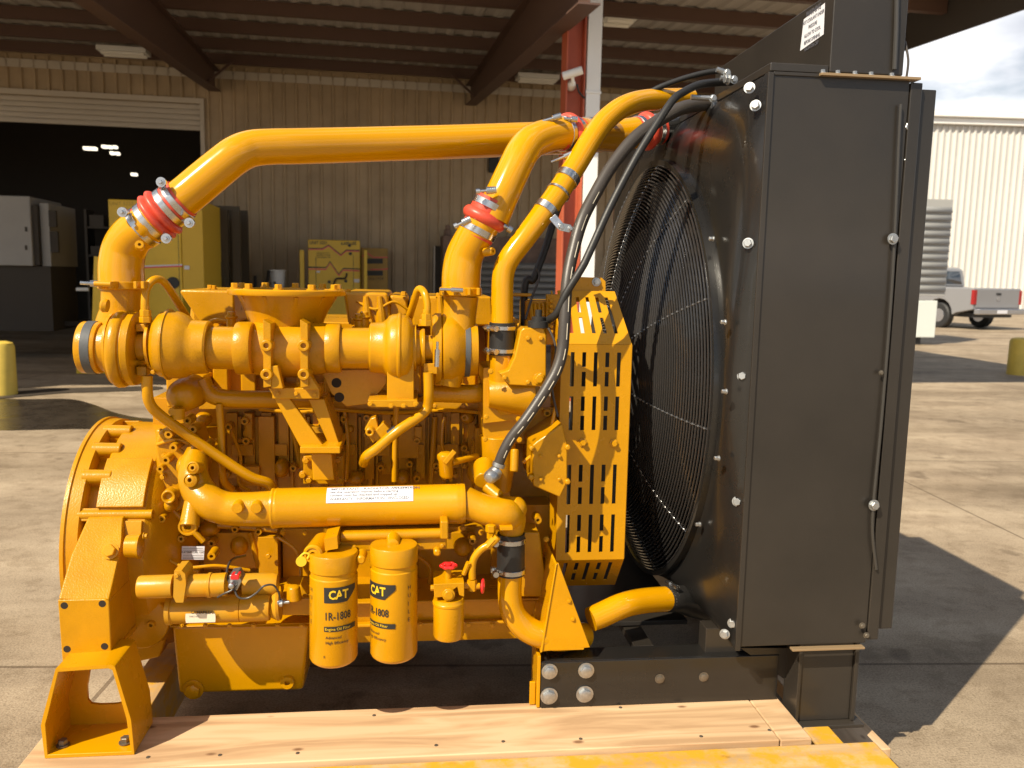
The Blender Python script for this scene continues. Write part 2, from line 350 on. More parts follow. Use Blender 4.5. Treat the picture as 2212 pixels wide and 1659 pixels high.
m = M(); m.box((xl + .2, yfront - .30, ZT - .085), (yz(1925, 1628).x, yfront - .006, ZT - .012)); m.build('painted_board', woodp, sk, bev=.006)
m = M(); m.box((xr + .03, yfront + .01, ZT - .12), (yz(1880, 1620).x - .02, yfront + .12, ZT - .035)); m.build('painted_board', woodp, sk, bev=.006)
for xa, mt, nm, wd in ((-1.12, woodpy, 'painted_beam', .10), (1.0, woody, 'beam', .16)):
    m = M(); m.box((xa, yback + .004 if xa < 0 else yfront + .14, .07), (xa + wd, 1.5, ZT - .022 if xa < 0 else ZT - .13)); m.build(nm, mt, sk, bev=.004)
m = M(); m.box((-1.35, yfront - .05, .0), (xr - .02, yfront + .1, ZT - .13)); m.build('beam', woodm, sk, bev=.005)
m = M(); m.box((-1.35, 1.25, .0), (1.0, 1.42, ZT - .02)); m.build('beam', woodm, sk, bev=.005)
m = M(); m.box((-1.3, .95, .12), (-.2, 1.10, ZT - .02)); m.build('beam', woodm, sk, bev=.005)
random.seed(5)
for k in range(12):
    x_ = -1.15 + k * .19 + random.uniform(-.03, .03); y_ = random.choice((yfront + .04, yback - .04)) + random.uniform(-.012, .012)
    if x_ < xr: M().rev((x_, y_, ZT - .002), UP, [(0, .0055), (.0035, .005), (.004, .002)], 12).build('nail', stld, sk)
base_shift(sk, (0, .4, 0))
#@@engine
# ------------------------------------------------------------------ the engine
en = thing('diesel_engine', 'big yellow diesel engine with twin turbochargers and tall black radiator on a timber skid', 'engine', EO, ER)
def part(m, name, mt, bev=0, parent=None, label=None, smooth=35):
    if name not in ('lettering', 'fan_guard', 'badge', 'radiator', 'fan_shroud'):
        cl = clusters(m.v, m.f)
        if 1 < len(cl) <= 70 or False:
            os_ = []
            for fs in cl:
                ids = sorted({i for g in fs for i in g}); mp_ = {a: b for b, a in enumerate(ids)}
                k = M(); k.v = [m.v[i] for i in ids]; k.f = [tuple(mp_[i] for i in g) for g in fs]; os_.append(k.build(name, mt, parent or en, bev, smooth, label))
            return os_[0]
    return m.build(name, mt, parent or en, bev, smooth, label)
def bolts(lst, mt, ax=TS, parent=None, name='bolt', h=None):
    for (px, py, y, r) in lst:
        p = E(px, py, y); s = EF.sc(p) * r; part(M().hexb(p, ax, s, s * 1.1 if not h else h, random.random()), name, mt, parent=parent)
def clampband(path, r, w, parent, mt=stl, screw=None, name='clamp'):
    """band around a tube piece: path two 3D points, r metres; screw: 3D direction"""
    p0, p1 = [Vector(p) for p in path]; a = (p1 - p0).normalized()
    m = M().rev(p0, a, [(-w / 2, r * .96), (-w / 2, r + .0012), (-w / 2 + .001, r + .0026), (w / 2 - .001, r + .0026), (w / 2, r + .0012), (w / 2, r * .96)], 40)
    if screw is not None:
        s = Vector(screw); s = (s - a * s.dot(a)).normalized(); t = a.cross(s)
        c = p0 + s * (r + .010)
        m.tube([c - t * .026, c + t * .03], .0045, 10); m.tube([c + t * .016, c + t * .034], .0085, 10)
        m.tube([c - t * .012, c - t * .0], .0095, 12); m.obox(c - t * .012 - s * .009, c + t * .012 - s * .009, w * .9, .006, up=s)
    return m.build(name, mt, parent)
# ---- block, head, timing case
DB = .13
_bpxl, _ppx = bpxl, ppx
def bpxl(m, x0, y0, x1, y1, yn, yf, fr=EF): return _bpxl(m, x0, y0, x1, y1, yn + DB, max(yf + DB, yn + DB + .02), fr)
def ppx(m, pts, yn, yf, fr=EF): return _ppx(m, pts, yn + DB, yf + DB, fr)
m = M()
bpxl(m, 345, 862, 1195, 1312, .36, .92)
bpxl(m, 430, 868, 1060, 884, .30, .40)                       # deck rail
bpxl(m, 330, 925, 470, 1300, .32, .5)                        # rear end casting
bpxl(m, 612, 1135, 1195, 1300, .30, .4)
for x in range(492, 1060, 37):                               # water jacket pads and ribs
    bpxl(m, x, 892, x + 20, 1010 + (x * 7) % 30, .335, .38); bpxl(m, x + 24, 900, x + 29, 1060, .345, .38)
for x in range(500, 1060, 74): bpxl(m, x, 960, x + 46, 985, .325, .38)
for x0, y0, x1, y1, d in ((648, 922, 738, 1010, .30), (560, 900, 592, 1040, .32), (520, 1008, 560, 1050, .30), (1025, 925, 1105, 1080, .26), (375, 965, 420, 1060, .28), (355, 1080, 440, 1230, .29),
                        (440, 1150, 560, 1230, .27), (560, 1160, 600, 1290, .25), (905, 1150, 1010, 1290, .28), (1060, 1090, 1190, 1290, .26), (860, 895, 905, 990, .32)): bpxl(m, x0, y0, x1, y1, d, .4)
part(m, 'engine_block', yelc, .006)
m = M()
bpxl(m, 395, 700, 1075, 862, .42, .9)
for x in range(400, 1060, 60): bpxl(m, x, 705, x + 30, 850, .38, .45)
bpxl(m, 360, 812, 440, 880, .30, .5); part(m, 'cylinder_head', yelc, .006)
hb = [(q('Y1', *p)) for p in ((1450, 100), (1805, 150), (1950, 95), (1955, 210), (1955, 270), (1350, 315), (1265, 437), (1240, 930), (1210, 1215), (1655, 1258), (1910, 1245), (1785, 1330), (1795, 1410), (1300, 210))]
hb += [(q('Y2', *p)) for p in ((800, 80), (805, 245), (990, 75), (995, 212), (1425, 205), (1420, 270), (1825, 65), (1825, 340), (1920, 285), (370, 495), (1355, 475), (1110, 500), (1420, 585), (1585, 490), (1925, 1095), (2060, 370))]
m = M()
for i, (x, y) in enumerate(hb):
    r = (9 if i < 14 else 8) * EF.sc(E(x, y, .3)); m.boss(E(x, y, .36 + DB if x > 470 else .275), TS, r, .05 + .012 * (i % 3), .42)
part(m, 'casting_boss', yelc, label='row of drilled round bosses cast on the side of the block')
# sides of head bolts, plates with three holes
m = M()
for (x, y0, y1) in ((537, 893, 950), (904, 922, 955)):
    ppx(m, [(x - 8, y0), (x + 8, y0), (x + 8, y1), (x - 8, y1)], .305, .37)
part(m, 'boss_plate', yelc, .003)
# random small castings for the shaded block face
m = M()
for k in range(46):
    x = random.uniform(480, 1120); y = random.uniform(900, 1060) if k % 2 else random.uniform(1160, 1285)
    p = E(x, y, .35 + DB); s = EF.sc(p)
    if k % 3 == 0: m.hexb(p + TS * .01, TS, random.uniform(4, 6) * s, .016, random.random())
    elif k % 3 == 1: m.rev(p, TS, [(0, 9 * s), (.03, 7 * s), (.034, 5 * s)], 16)
    else: bpxl(m, x, y, x + random.uniform(6, 26), y + random.uniform(5, 30), .335, .37)
part(m, 'small_casting', yelc, .002)
bpxl, ppx = _bpxl, _ppx
# ---- valve covers
for poly, yn in ((((386, 630), (392, 626), (506, 628), (508, 700), (432, 698)), .37), (((742, 634), (748, 630), (838, 632), (845, 690), (838, 702), (752, 702)), .40),
                 (((842, 636), (880, 640), (884, 700), (838, 702), (836, 690)), .43), (((884, 648), (892, 640), (1062, 640), (1066, 704), (892, 706)), .42)):
    m = M(); ppx(m, list(poly), yn, .82); part(m, 'valve_cover', yelc, .010)
m = M()
for x, y in ((752, 637), (760, 648), (775, 648), (785, 652), (872, 642), (454, 628), (462, 629), (958, 642), (948, 645)):
    p = E(x, y - 4, .42); m.hexb(p, UP, .008, .012)
part(m, 'cover_bolt', yel)
m = M()
for x in (420, 450, 790, 820, 950):                            # cast cooling folds on the covers
    a_, b_ = E(x, 640, .395), E(x + 4, 696, .40); m.tube([a_, b_], [.008, .018], 10)
part(m, 'cover_rib', yelc)
# ---- exhaust outlet funnel with square flange
ex = M()
cx = 621; YX = .26
rpx(ex, [(cx, 637, 104), (cx, 650, 98), (cx - 1, 670, 88), (cx - 2, 690, 80), (cx - 2, 715, 74), (cx, 745, 72), (cx, 775, 66), (cx, 795, 54), (cx, 808, 36), (cx, 814, 12)], YX, 48, ax=UP)
exo = part(ex, 'exhaust_outlet', yelc)
m = M(); rpx(m, [(cx, 637, 60), (cx, 637, 122), (cx, 634, 124), (cx, 626, 124), (cx, 624, 122), (cx, 624, 92), (cx, 640, 88)], YX, 56, ax=UP); part(m, 'flange', yel, parent=exo)
cf = E(cx, 624, YX); rr = 108 * EF.sc(cf)
for k in range(10):
    a = 2 * pi * k / 10 + .3; p = cf + Vector((cos(a), sin(a), 0)) * rr
    part(M().hexb(p, UP, .0105, .015, a), 'bolt', yel, parent=exo)
m = M()
for k in range(6):
    a = pi + k * pi / 5; d = Vector((cos(a), sin(a), 0)); p = cf + d * rr * .92; m.obox(p - UP * .015, p - d * .035 - UP * .07, .012, .02, up=d)
part(m, 'gusset', yelc, .002, parent=exo)
for x in (577, 657):
    m = M(); ppx(m, [(x - 9, 690), (x + 8, 700), (x + 9, 835), (x - 8, 838)], .085, .16)
    for y in (746, 808):
        p = E(x, y, .09); r = 13 * EF.sc(p); m.rev(p + Vector((0, .07, 0)), TS, [(0, r * 1.1), (.08, r), (.085, r * .92), (.085, r * .42), (.07, r * .42)], 24)
    mo = part(m, 'lifting_lug', yelc, .002, parent=exo)
# ---- pipe collars between funnel and turbine housings
m = M(); rpx(m, [(548, 752, 40), (547, 752, 55), (543, 752, 57), (516, 752, 57), (512, 752, 55), (511, 752, 46), (454, 751, 46), (453, 751, 40)], .15)
part(m, 'exhaust_pipe', yelc)
m = M(); rpx(m, [(706, 752, 40), (706, 752, 52), (711, 752, 54), (733, 752, 54), (737, 752, 52), (738, 752, 44), (800, 752, 44), (801, 752, 40)], .17)
part(m, 'exhaust_pipe', yelc)
m = M(); rpx(m, [(548, 752, 56), (575, 754, 60), (600, 757, 58), (640, 757, 58), (680, 754, 58), (706, 752, 54)], .19); part(m, 'exhaust_elbow', yelc, parent=exo)
# ---- left turbocharger
T1 = .14
tb = M(); rpx(tb, [(452, 750, 40), (454, 750, 54), (450, 750, 57), (428, 750, 58), (416, 750, 59), (410, 749, 63), (402, 748, 68), (390, 746, 72), (372, 744, 73), (369, 744, 74), (368, 744, 77), (364, 744, 77), (363, 744, 73.5), (350, 744, 70), (340, 745, 62), (337, 745, 52), (336, 745, 45), (327, 745, 44), (322, 745, 34), (316, 745, 30)], T1, 48)
tu = part(tb, 'turbocharger', yelc, label='left turbocharger with tape around its open inlet')
m = M(); rpx(m, [(325, 748, 22), (320, 748, 30), (300, 749, 31), (296, 749, 26), (288, 749, 26), (284, 749, 40), (276, 749, 44)], T1, 32)
bpxl(m, 292, 700, 318, 716, T1 - .03, T1 + .03); bpxl(m, 294, 792, 316, 812, T1 - .03, T1 + .03)
m.hexb(E(332, 803, T1 - .05), TS, .006, .01); part(m, 'bearing_housing', yelc, .003, parent=tu)
m = M(); rpx(m, [(300, 753, 60), (301, 753, 74), (298, 753, 79), (286, 753, 80), (284, 753, 78), (282, 753, 75), (279, 753, 75), (277, 754, 80), (272, 754, 83), (262, 754, 84), (256, 754, 81), (250, 754, 74), (243, 753, 62), (240, 752, 52), (222, 751, 50), (221, 751, 55), (216, 751, 56), (182, 750, 56), (179, 750, 54.5), (178, 750, 50), (190, 750, 48), (215, 750, 40)], T1, 56)
part(m, 'compressor_housing', yelc, parent=tu)
m = M(); rpx(m, [(212, 751, 56.2), (212, 751, 57.3), (193, 750.3, 57.3), (193, 750.3, 56.2)], T1, 48, ax=E(178, 750, T1) - E(300, 753, T1)); part(m, 'tape_band', tape, parent=tu)
# volute up to the flange under the elbow
m = M(); tpx(m, [(268, 745, T1 + .05, 60), (262, 700, T1 + .05, 52), (262, 668, T1 + .04, 42), (263, 640, T1 + .04, 41), (263, 624, T1 + .04, 42)], 45, 28); rpx(m, [(233, 661, 14, .08), (224, 660, 15, .08), (219, 659, 12, .08)], .1, 20); part(m, 'compressor_outlet', yelc, parent=tu)
m = M(); rpx(m, [(263, 626, 44), (263, 624, 48), (263, 608, 48), (263, 606, 44)], T1 + .04, 40, ax=UP)
for x in (212, 234, 288, 304): bpxl(m, x, 608, x + 7, 624, T1 - .07, T1)
vb = part(m, 'v_band_clamp', yel, .002)
m = M(); a_, b_ = E(173, 611, .06), E(212, 613, .07); m.tube([a_, b_], .0045, 12); m.tube([a_.lerp(b_, .55), b_], .008, 12); part(m, 'screw', stl, parent=vb)
m = M(); m.tube([E(204, 613, .065), E(240, 614, .065)], .007, 12); part(m, 'barrel', yel, parent=vb)
# ---- right turbocharger
T2 = .18
tb = M(); rpx(tb, [(798, 751, 40), (798, 751, 50), (802, 751, 54), (828, 751, 56), (836, 751, 62), (840, 751, 68), (848, 751, 72), (858, 751, 73), (861, 751, 76), (866, 751, 76), (868, 751, 73), (880, 751, 70), (888, 751, 62), (893, 752, 50), (900, 752, 40), (908, 752, 38)], T2, 48)
ppx(tb, [(836, 770), (894, 770), (894, 868), (836, 868)], T2 - .06, T2 + .1); ppx(tb, [(794, 864), (902, 864), (900, 880), (800, 880)], T2 - .08, T2 + .12)
t2 = part(tb, 'turbocharger', yelc, .003, label='right turbocharger, nearer the radiator')
m = M(); rpx(m, [(905, 752, 36), (912, 752, 42), (918, 752, 42), (919, 752, 28), (935, 752, 28)], T2, 32); bpxl(m, 915, 785, 945, 808, T2 - .04, T2); part(m, 'bearing_housing', yelc, .002, parent=t2)
m = M(); rpx(m, [(930, 755, 50), (934, 755, 74), (940, 755, 79), (952, 755, 79), (954, 755, 74), (957, 755, 79), (975, 755, 79), (990, 755, 70), (1003, 755, 58), (1030, 755, 56), (1031, 755, 50)], T2 + .06, 48); part(m, 'compressor_housing', yelc, parent=t2)
m = M(); rpx(m, [(1003, 755, 58), (1003, 755, 59), (1014, 755, 59), (1014, 755, 57)], T2 + .06, 40, ax=(1, 0, 0)); part(m, 'tape_band', tape, parent=t2)
m = M(); tpx(m, [(965, 830, T2 + .03, 30), (975, 780, T2 + .03, 34), (988, 720, T2 + .05, 36), (994, 670, T2 + .06, 36), (996, 640, T2 + .06, 38)], 36, 24); part(m, 'compressor_outlet', yelc, parent=t2)
m = M(); rpx(m, [(995, 640, 38), (995, 638, 46), (995, 622, 46), (995, 620, 42)], T2 + .06, 36, ax=UP)
for x in (953, 980, 1010, 1030): bpxl(m, x, 622, x + 7, 638, T2 - .02, T2 + .04)
vb = part(m, 'v_band_clamp', yel, .002)
m = M(); m.tube([E(950, 625, .15), E(985, 626, .15)], .004, 10); m.tube([E(975, 626, .15), E(1000, 627, .15)], .007, 10); part(m, 'screw', stl, parent=vb)
m = M(); m.tube([E(945, 738, .1), E(944, 775, .1)], .004, 10); m.tube([E(945, 755, .1), E(944, 792, .1)], .008, 10); part(m, 'clamp_screw', stl, parent=t2)
# ---- charge air pipes
PY = [(263, 608, .18, 47), (262, 575, .18, 46), (268, 540, .18, 45), (284, 512, .17, 44), (309, 492, .16, 43), (345, 466, .16, 42)]
m = M(); tpx(m, PY, 44, 40, n=8); eb = part(m, 'turbo_elbow', yelp)
m = M(); m.boss(E(297, 532, .06) + Vector((0, .02, 0)), Vector((.25, -1, .2)), .011, .025, .35); part(m, 'plug', yel, parent=eb)
A_ = [(350, 462, .16, 41), (400, 424, .16, 41), (440, 391, .17, 41), (480, 358, .18, 40.5), (512, 334, .19, 40), (545, 321, .21, 39), (590, 317, .23, 38), (650, 316, .26, 38), (800, 312, .35, 37), (1000, 306, .46, 36), (1150, 300, .55, 35), (1250, 297, .61, 34), (1330, 292, .66, 33), (1372, 287, .69, 33)]
m = M(); tpx(m, A_, 40, 44, n=8); apipe = part(m, 'charge_air_pipe', yelp, label='long yellow charge air pipe running over the engine to the radiator')
Bp = [(1062, 470, .22, 39), (1085, 420, .22, 37), (1112, 362, .24, 36), (1128, 330, .26, 36), (1148, 307, .29, 36), (1180, 294, .33, 35.5), (1215, 289, .37, 35), (1260, 290, .44, 34), (1320, 294, .58, 33)]
m = M(); tpx(m, Bp, 36, 40, n=8); bpipe = part(m, 'charge_air_pipe', yelp, label='shorter bent yellow air pipe rising from the right turbocharger')
m = M(); tpx(m, [(996, 622, .24, 42), (997, 590, .24, 42), (1003, 555, .24, 41), (1018, 523, .23, 40), (1038, 490, .22, 39), (1050, 470, .22, 39)], 40, 36, n=8); eb2 = part(m, 'turbo_elbow', yelp)
m = M(); m.boss(E(1048, 545, .19), Vector((.7, -.7, .1)), .011, .03, .35); part(m, 'plug', yel, parent=eb2)
# red silicone couplings with convolutions and T-bolt clamps
def coupling(p0, p1, r, name='silicone_coupling', humps=2, screws=(), wpos=(.11, .28, .72, .89), tilt=TS, bw=.018):
    p0, p1 = Vector(p0), Vector(p1); Ln = (p1 - p0).length; prof = []
    n = 48
    for i in range(n + 1):
        t = i / n; rr_ = r * 1.05
        if .36 < t < .64: rr_ += r * (.10 + .17 * abs(sin((t - .36) / .28 * pi * humps)))
        prof.append((t * Ln, rr_))
    prof = [(0, r * .9)] + prof + [(Ln, r * .9)]
    o = part(M().rev(p0, p1 - p0, prof, 44), name, red)
    for i, wv in enumerate(wpos):
        c = p0.lerp(p1, wv); clampband((c, c + (p1 - p0)), r * 1.06, bw, o, screw=screws[i] if i < len(screws) and screws[i] is not None else None)
    return o
p0, p1 = E(298, 500, .165), E(394, 428, .16)
rc_ = coupling(p0, p1, .0515)
a = (p1 - p0).normalized()
for (x, y, yy) in ((263, 458, .09), (347, 393, .09), (358, 515, .06), (408, 481, .06)):
    c = E(x, y, yy); m = M(); m.rev(c + Vector((0, .014, 0)), TS, [(0, .0125), (.010, .0130), (.012, .0125), (.012, .009), (.014, .009)], 24); m.hexb(c, TS, .0055, .008)
    inner = E((x * .82 + 346 * .18), (y * .82 + 462 * .18), .12); m.tube([c + Vector((0, .012, 0)), inner], .006, 8); part(m, 'clamp_bolt', stl, parent=rc_)
p0, p1 = E(1026, 512, .225), E(1066, 432, .22)
rc2 = coupling(p0, p1, .0495, screws=(None, None, None, None), wpos=(.16, .84), humps=1, bw=.02)
for (x0, y0, x1, y1, yy) in ((981, 490, 1016, 473, .12), (1028, 414, 1072, 410, .15), (1088, 487, 1106, 498, .2)):
    m = M(); a_, b_ = E(x0, y0, yy), E(x1, y1, yy); m.tube([a_, b_], .0042, 10); m.tube([a_.lerp(b_, .5), b_], .0095, 12); m.tube([a_, a_.lerp(b_, .2)], .008, 10)
    for k in range(5): c = a_.lerp(b_, .55 + .09 * k); m.tube([c, c.lerp(b_, .06)], .0115, 12)
    part(m, 'clamp_bolt', stl, parent=rc2)
p0, p1 = E(1205, 290, .36), E(1248, 289, .42)
rc3 = coupling(p0, p1, .0475, wpos=(.25, .75), humps=1)
for (x0, y0, x1, y1, yy) in ((1172, 262, 1212, 250, .3), (1218, 256, 1247, 258, .33), (1190, 350, 1240, 330, .3)):
    m = M(); a_, b_ = E(x0, y0, yy), E(x1, y1, yy); m.tube([a_, b_], .0045, 10); m.tube([a_.lerp(b_, .55), b_], .009, 12); part(m, 'clamp_bolt', stl, parent=rc3)
m = M(); c = E(1270, 290, .45); m.rev(c, E(1300, 292, .5) - E(1260, 290, .44), [(-.014, .047), (-.014, .052), (.014, .052), (.014, .047)], 40); part(m, 'band', stl, parent=bpipe)
coupling(E(1368, 287, .69), E(1424, 280, .74), .0495, wpos=(.2, .8), humps=1)
m = M(); tpx(m, [(1420, 280, .74, 30), (1450, 278, .77, 30), (1490, 276, .82, 30)], 30, 28); part(m, 'radiator_inlet', blkg)
# ---- coolant pipe with hose
def onpath(pts, px, py):
    best = None; P = []
    for p in pts: l = EF.y(p[0], p[1], p[2]); P.append((l.x, l.y, l.z, (p[3] if len(p) > 3 else 20) * EF.sc(l), p[0], p[1]))
    c = catmull(P, 20)
    i = min(range(1, len(c) - 1), key=lambda k: (c[k][4] - px) ** 2 + (c[k][5] - py) ** 2)
    return Vector(c[i][:3]), (Vector(c[i + 1][:3]) - Vector(c[i - 1][:3])).normalized(), c[i][3]
CPP = [(1085, 705, .20, 24), (1085, 640, .20, 24), (1088, 590, .2, 24), (1102, 556, .2, 24), (1135, 512, .21, 24.5), (1170, 465, .23, 25), (1200, 424, .25, 25), (1240, 362, .29, 24.5), (1283, 292, .34, 24), (1312, 256, .38, 23.5), (1350, 229, .43, 23), (1400, 216, .5, 22.5), (1490, 213, .6, 22)]
m = M(); tpx(m, CPP, 24, 32)
cp = part(m, 'coolant_pipe', yelp, label='yellow coolant pipe curving up to the radiator top')
m = M(); rpx(m, [(1085, 697, 24), (1085, 697, 28), (1085, 766, 28), (1085, 766, 24)], .2, 36, ax=UP); hs = part(m, 'rubber_hose', rub)
for y in (708, 757):
    c = E(1085, y, .2); clampband((c, c + UP), 28 * EF.sc(c), .012, hs, screw=Vector((-.8, -.5, 0)))
for (x, y, yy, wd, d) in ((1231, 388, .28, .024, 0), (1209, 418, .26, .008, 0), (1180, 454, .235, .022, 0)):
    c, t_, r = onpath(CPP, x, y); clampband((c, c + t_), r + .001, wd, cp)
m = M(); a_, b_, c_ = E(1193, 468, .19), E(1212, 490, .18), E(1232, 494, .18); m.obox(a_, b_, .022, .004, up=TS); m.obox(b_, c_, .022, .004, up=TS); m.hexb(b_, TS, .008, .01); m.hexb(c_, TS, .006, .012); part(m, 'bracket', stl, .001, parent=cp)
m = M(); tpx(m, [(1085, 764, .2, 24), (1085, 790, .2, 28), (1090, 830, .22, 40), (1092, 870, .25, 44)], 24, 28); rpx(m, [(1055, 850, 30, .2), (1140, 850, 52, .2), (1150, 850, 52, .2)], .2, 32)
ppx(m, [(1044, 795), (1110, 790), (1150, 860), (1130, 905), (1044, 915)], .2, .38); part(m, 'thermostat_housing', yelc, .008)
m = M(); ppx(m, [(1124, 715), (1132, 708), (1174, 708), (1180, 725), (1180, 836), (1100, 832), (1078, 806), (1098, 800), (1112, 770)], .12, .2); m.hexb(E(1164, 818, .115), TS, .012, .012); part(m, 'housing_bracket', yel, .004)
# ---- coolant return pipes near the turbos
for pts, r, nm in (([(313, 690, .10), (313, 650, .10), (317, 622, .11), (330, 606, .12), (345, 604, .14), (360, 616, .16), (385, 655, .22), (412, 700, .3)], 8.5, 'oil_line'),
                   ([(922, 690, .14), (923, 660, .14), (918, 636, .15), (910, 625, .17), (902, 628, .18), (895, 650, .2), (884, 685, .24), (876, 710, .3)], 8, 'oil_line'),
                   ([(318, 812, .10), (318, 845, .10), (324, 872, .11), (345, 896, .13), (400, 936, .17), (470, 985, .2), (540, 1030, .22), (580, 1045, .24), (592, 1070, .26)], 11.5, 'drain_tube'),
                   ([(925, 805, .12), (926, 850, .12), (923, 880, .13), (905, 900, .12), (860, 930, .10), (815, 968, .10), (792, 985, .11), (786, 1000, .16)], 11, 'drain_tube'),
                   ([(436, 820, .26), (446, 842, .26), (466, 856, .26), (510, 862, .26), (600, 862, .28), (680, 862, .3)], 19, 'coolant_line'),
                   ([(925, 848, .26), (980, 850, .26), (1030, 850, .26), (1050, 838, .3), (1052, 820, .36)], 20, 'coolant_line'),
                   ([(474, 872, .24), (478, 940, .24), (480, 1010, .24), (485, 1040, .26), (500, 1056, .3)], 7.5, 'sensor_tube'),
                   ([(856, 870, .27), (853, 960, .27), (852, 1040, .27)], 6, 'sensor_tube')):
    m = M(); tpx(m, pts, r, 18, n=8); part(m, nm, yel)
for x, y, yy in ((315, 683, .10), (921, 690, .14)):
    m = M(); c = E(x, y + 14, yy); 
    for h0, h1, r in ((0, .016, .0165), (.016, .034, .0145), (.034, .046, .011)):
        u, v, a = basis(UP); m.rings([[c + UP * hh + (u * cos(pi * k / 3 + .4) + v * sin(pi * k / 3 + .4)) * r for k in range(6)] for hh in (h0, h1)])
    part(m, 'pipe_fitting', yel, .0015)
m = M(); rpx(m, [(842, 940, 12), (858, 928, 12)], .105, 20); part(m, 'tube_sleeve', rub)
m = M(); ppx(m, [(787, 928), (800, 905), (812, 900), (822, 945), (806, 958)], .15, .19); ppx(m, [(1000 / 2 + 300, 940), (828, 912), (844, 930), (826, 965)], .14, .18); m.rev(E(800, 930, .15), TS, [(0, .014), (.03, .012), (.03, .005), (.015, .005)], 18); part(m, 'tube_bracket', yel, .003)
# perforated heat shield plate between funnel and right turbo
m = M(); ppx(m, [(692, 800), (835, 797), (835, 828), (800, 872), (748, 878), (716, 850)], .215, .225)
hp = part(m, 'bracket_plate', yel, .002)
m = M()
for (x, y) in ((727, 827), (733, 858)): m.rev(E(x, y, .216), TS, [(0, .014), (.0015, .014)], 24)
part(m, 'hole', hole, parent=hp)
m = M(); m.rev(E(395, 855, .2), TS, [(-.1, .05), (0, .045), (.02, .03), (.03, .012)], 32); m.rev(E(385, 882, .2), TS, [(0, .012), (.06, .01)], 16); m.rev(E(384, 905, .16), UP, [(0, .018), (.03, .02)], 20); part(m, 'rear_cover', yelc)
# exhaust support bracket
m = M(); ppx(m, [(580, 838), (608, 836), (700, 965), (648, 965)], .13, .15); ppx(m, [(588, 838), (690, 838), (690, 862), (588, 862)], .12, .24); ppx(m, [(648, 965), (735, 965), (735, 980), (648, 980)], .10, .3)
ppx(m, [(665, 862), (700, 862), (735, 965), (712, 965)], .16, .3); ppx(m, [(672, 980), (716, 980), (722, 1038), (676, 1038)], .16, .32)
ppx(m, [(585, 790), (600, 790), (612, 840), (585, 840)], .09, .12); ppx(m, [(650, 810), (668, 808), (690, 842), (655, 842)], .1, .14); part(m, 'support_bracket', yel, .003)
m = M()
for x, y in ((662, 994), (730, 994), (668, 1036), (735, 1036), (655, 1025)): m.hexb(E(x, y, .26), TS, .009, .014)
ppx(m, [(655, 985), (742, 985), (742, 1046), (655, 1046)], .27, .34); part(m, 'bracket_foot', yelc, .003)
# ---- oil cooler with elbows
CY = .10
m = M(); rpx(m, [(588, 1098, 38), (588, 1098, 43), (592, 1098, 44), (596, 1098, 42.5), (600, 1097, 43.5), (604, 1097, 42.5), (985, 1088, 42.5), (988, 1088, 43.5), (992, 1088, 42.5), (996, 1088, 43.5), (1000, 1087, 42.5), (1004, 1087, 42)], CY, 56)
oc = part(m, 'oil_cooler', yel, label='long horizontal oil cooler tube with a white label')
m = M(); tpx(m, [(590, 1098, CY, 38), (540, 1100, CY, 37), (490, 1098, CY, 36), (455, 1086, CY, 36), (430, 1062, CY + .02, 35), (418, 1030, CY + .04, 32), (420, 1000, CY + .08, 28), (428, 975, CY + .14, 24)], 36, 32)
oe = part(m, 'cooler_elbow', yelc)
m = M()
for x, y in ((521, 1086), (561, 1086)): m.rev(E(x, y + 0, CY - .005), TS, [(0, .018), (.05, .0155), (.054, .0135), (.054, .004)], 24)
for x, y, r in ((429, 1011, .017), (423, 1037, .019)): m.rev(E(x, y, CY + .02), Vector((-.1, -1, .25)), [(0, r), (.045, r), (.047, r * .8), (.044, r * .75), (.047, r * .5), (.047, r * .3), (.03, r * .3)], 28)
m.tube([E(416, 1085, CY), E(409, 1136, CY - .03)], [.022, .026], 24); m.rev(E(409, 1132, CY - .02), Vector((0, -1, -.1)), [(0, .026), (.022, .024), (.022, .019), (.018, .018), (.02, .01), (.005, .009)], 28)
m.rev(E(434, 980, .2), UP, [(0, .024), (.012, .026), (.012, .02)], 28)
part(m, 'boss', yelc, parent=oe)
m = M(); tpx(m, [(1006, 1087, CY, 36), (1030, 1095, CY - .01, 33), (1060, 1105, CY - .02, 33), (1090, 1110, CY - .02, 35), (1104, 1122, CY, 32), (1104, 1155, CY, 25)], 33, 32, n=8); m.rev(E(1112, 1098, CY), Vector((.8, -.5, .3)), [(-.03, .04), (.02, .03), (.03, .018), (.035, .005)], 24)
o2 = part(m, 'cooler_elbow', yelc)
m = M(); bpxl(m, 1080, 1138, 1108, 1146, .02, .06); m.rev(E(1060, 1148, .03), UP, [(-.02, .011), (0, .011), (0, .015), (.018, .015), (.02, .009)], 6); part(m, 'fitting', yel, .001, parent=o2)
m = M(); rpx(m, [(1104, 1152, 26), (1104, 1152, 30), (1103, 1240, 30), (1103, 1240, 26)], CY, 36, ax=UP); hs = part(m, 'rubber_hose', rub)
for y in (1166, 1231):
    c = E(1104, y, CY); clampband((c, c + UP), 30 * EF.sc(c), .014, hs, screw=Vector((-1, -.1, 0)))
m = M(); tpx(m, [(1102, 1238, CY, 26), (1101, 1285, CY, 26), (1108, 1322, CY, 27), (1130, 1352, CY, 28), (1165, 1371, CY, 28), (1210, 1378, CY + .02, 28), (1262, 1372, CY + .08, 27)], 26, 32); part(m, 'lower_coolant_pipe', yelp)
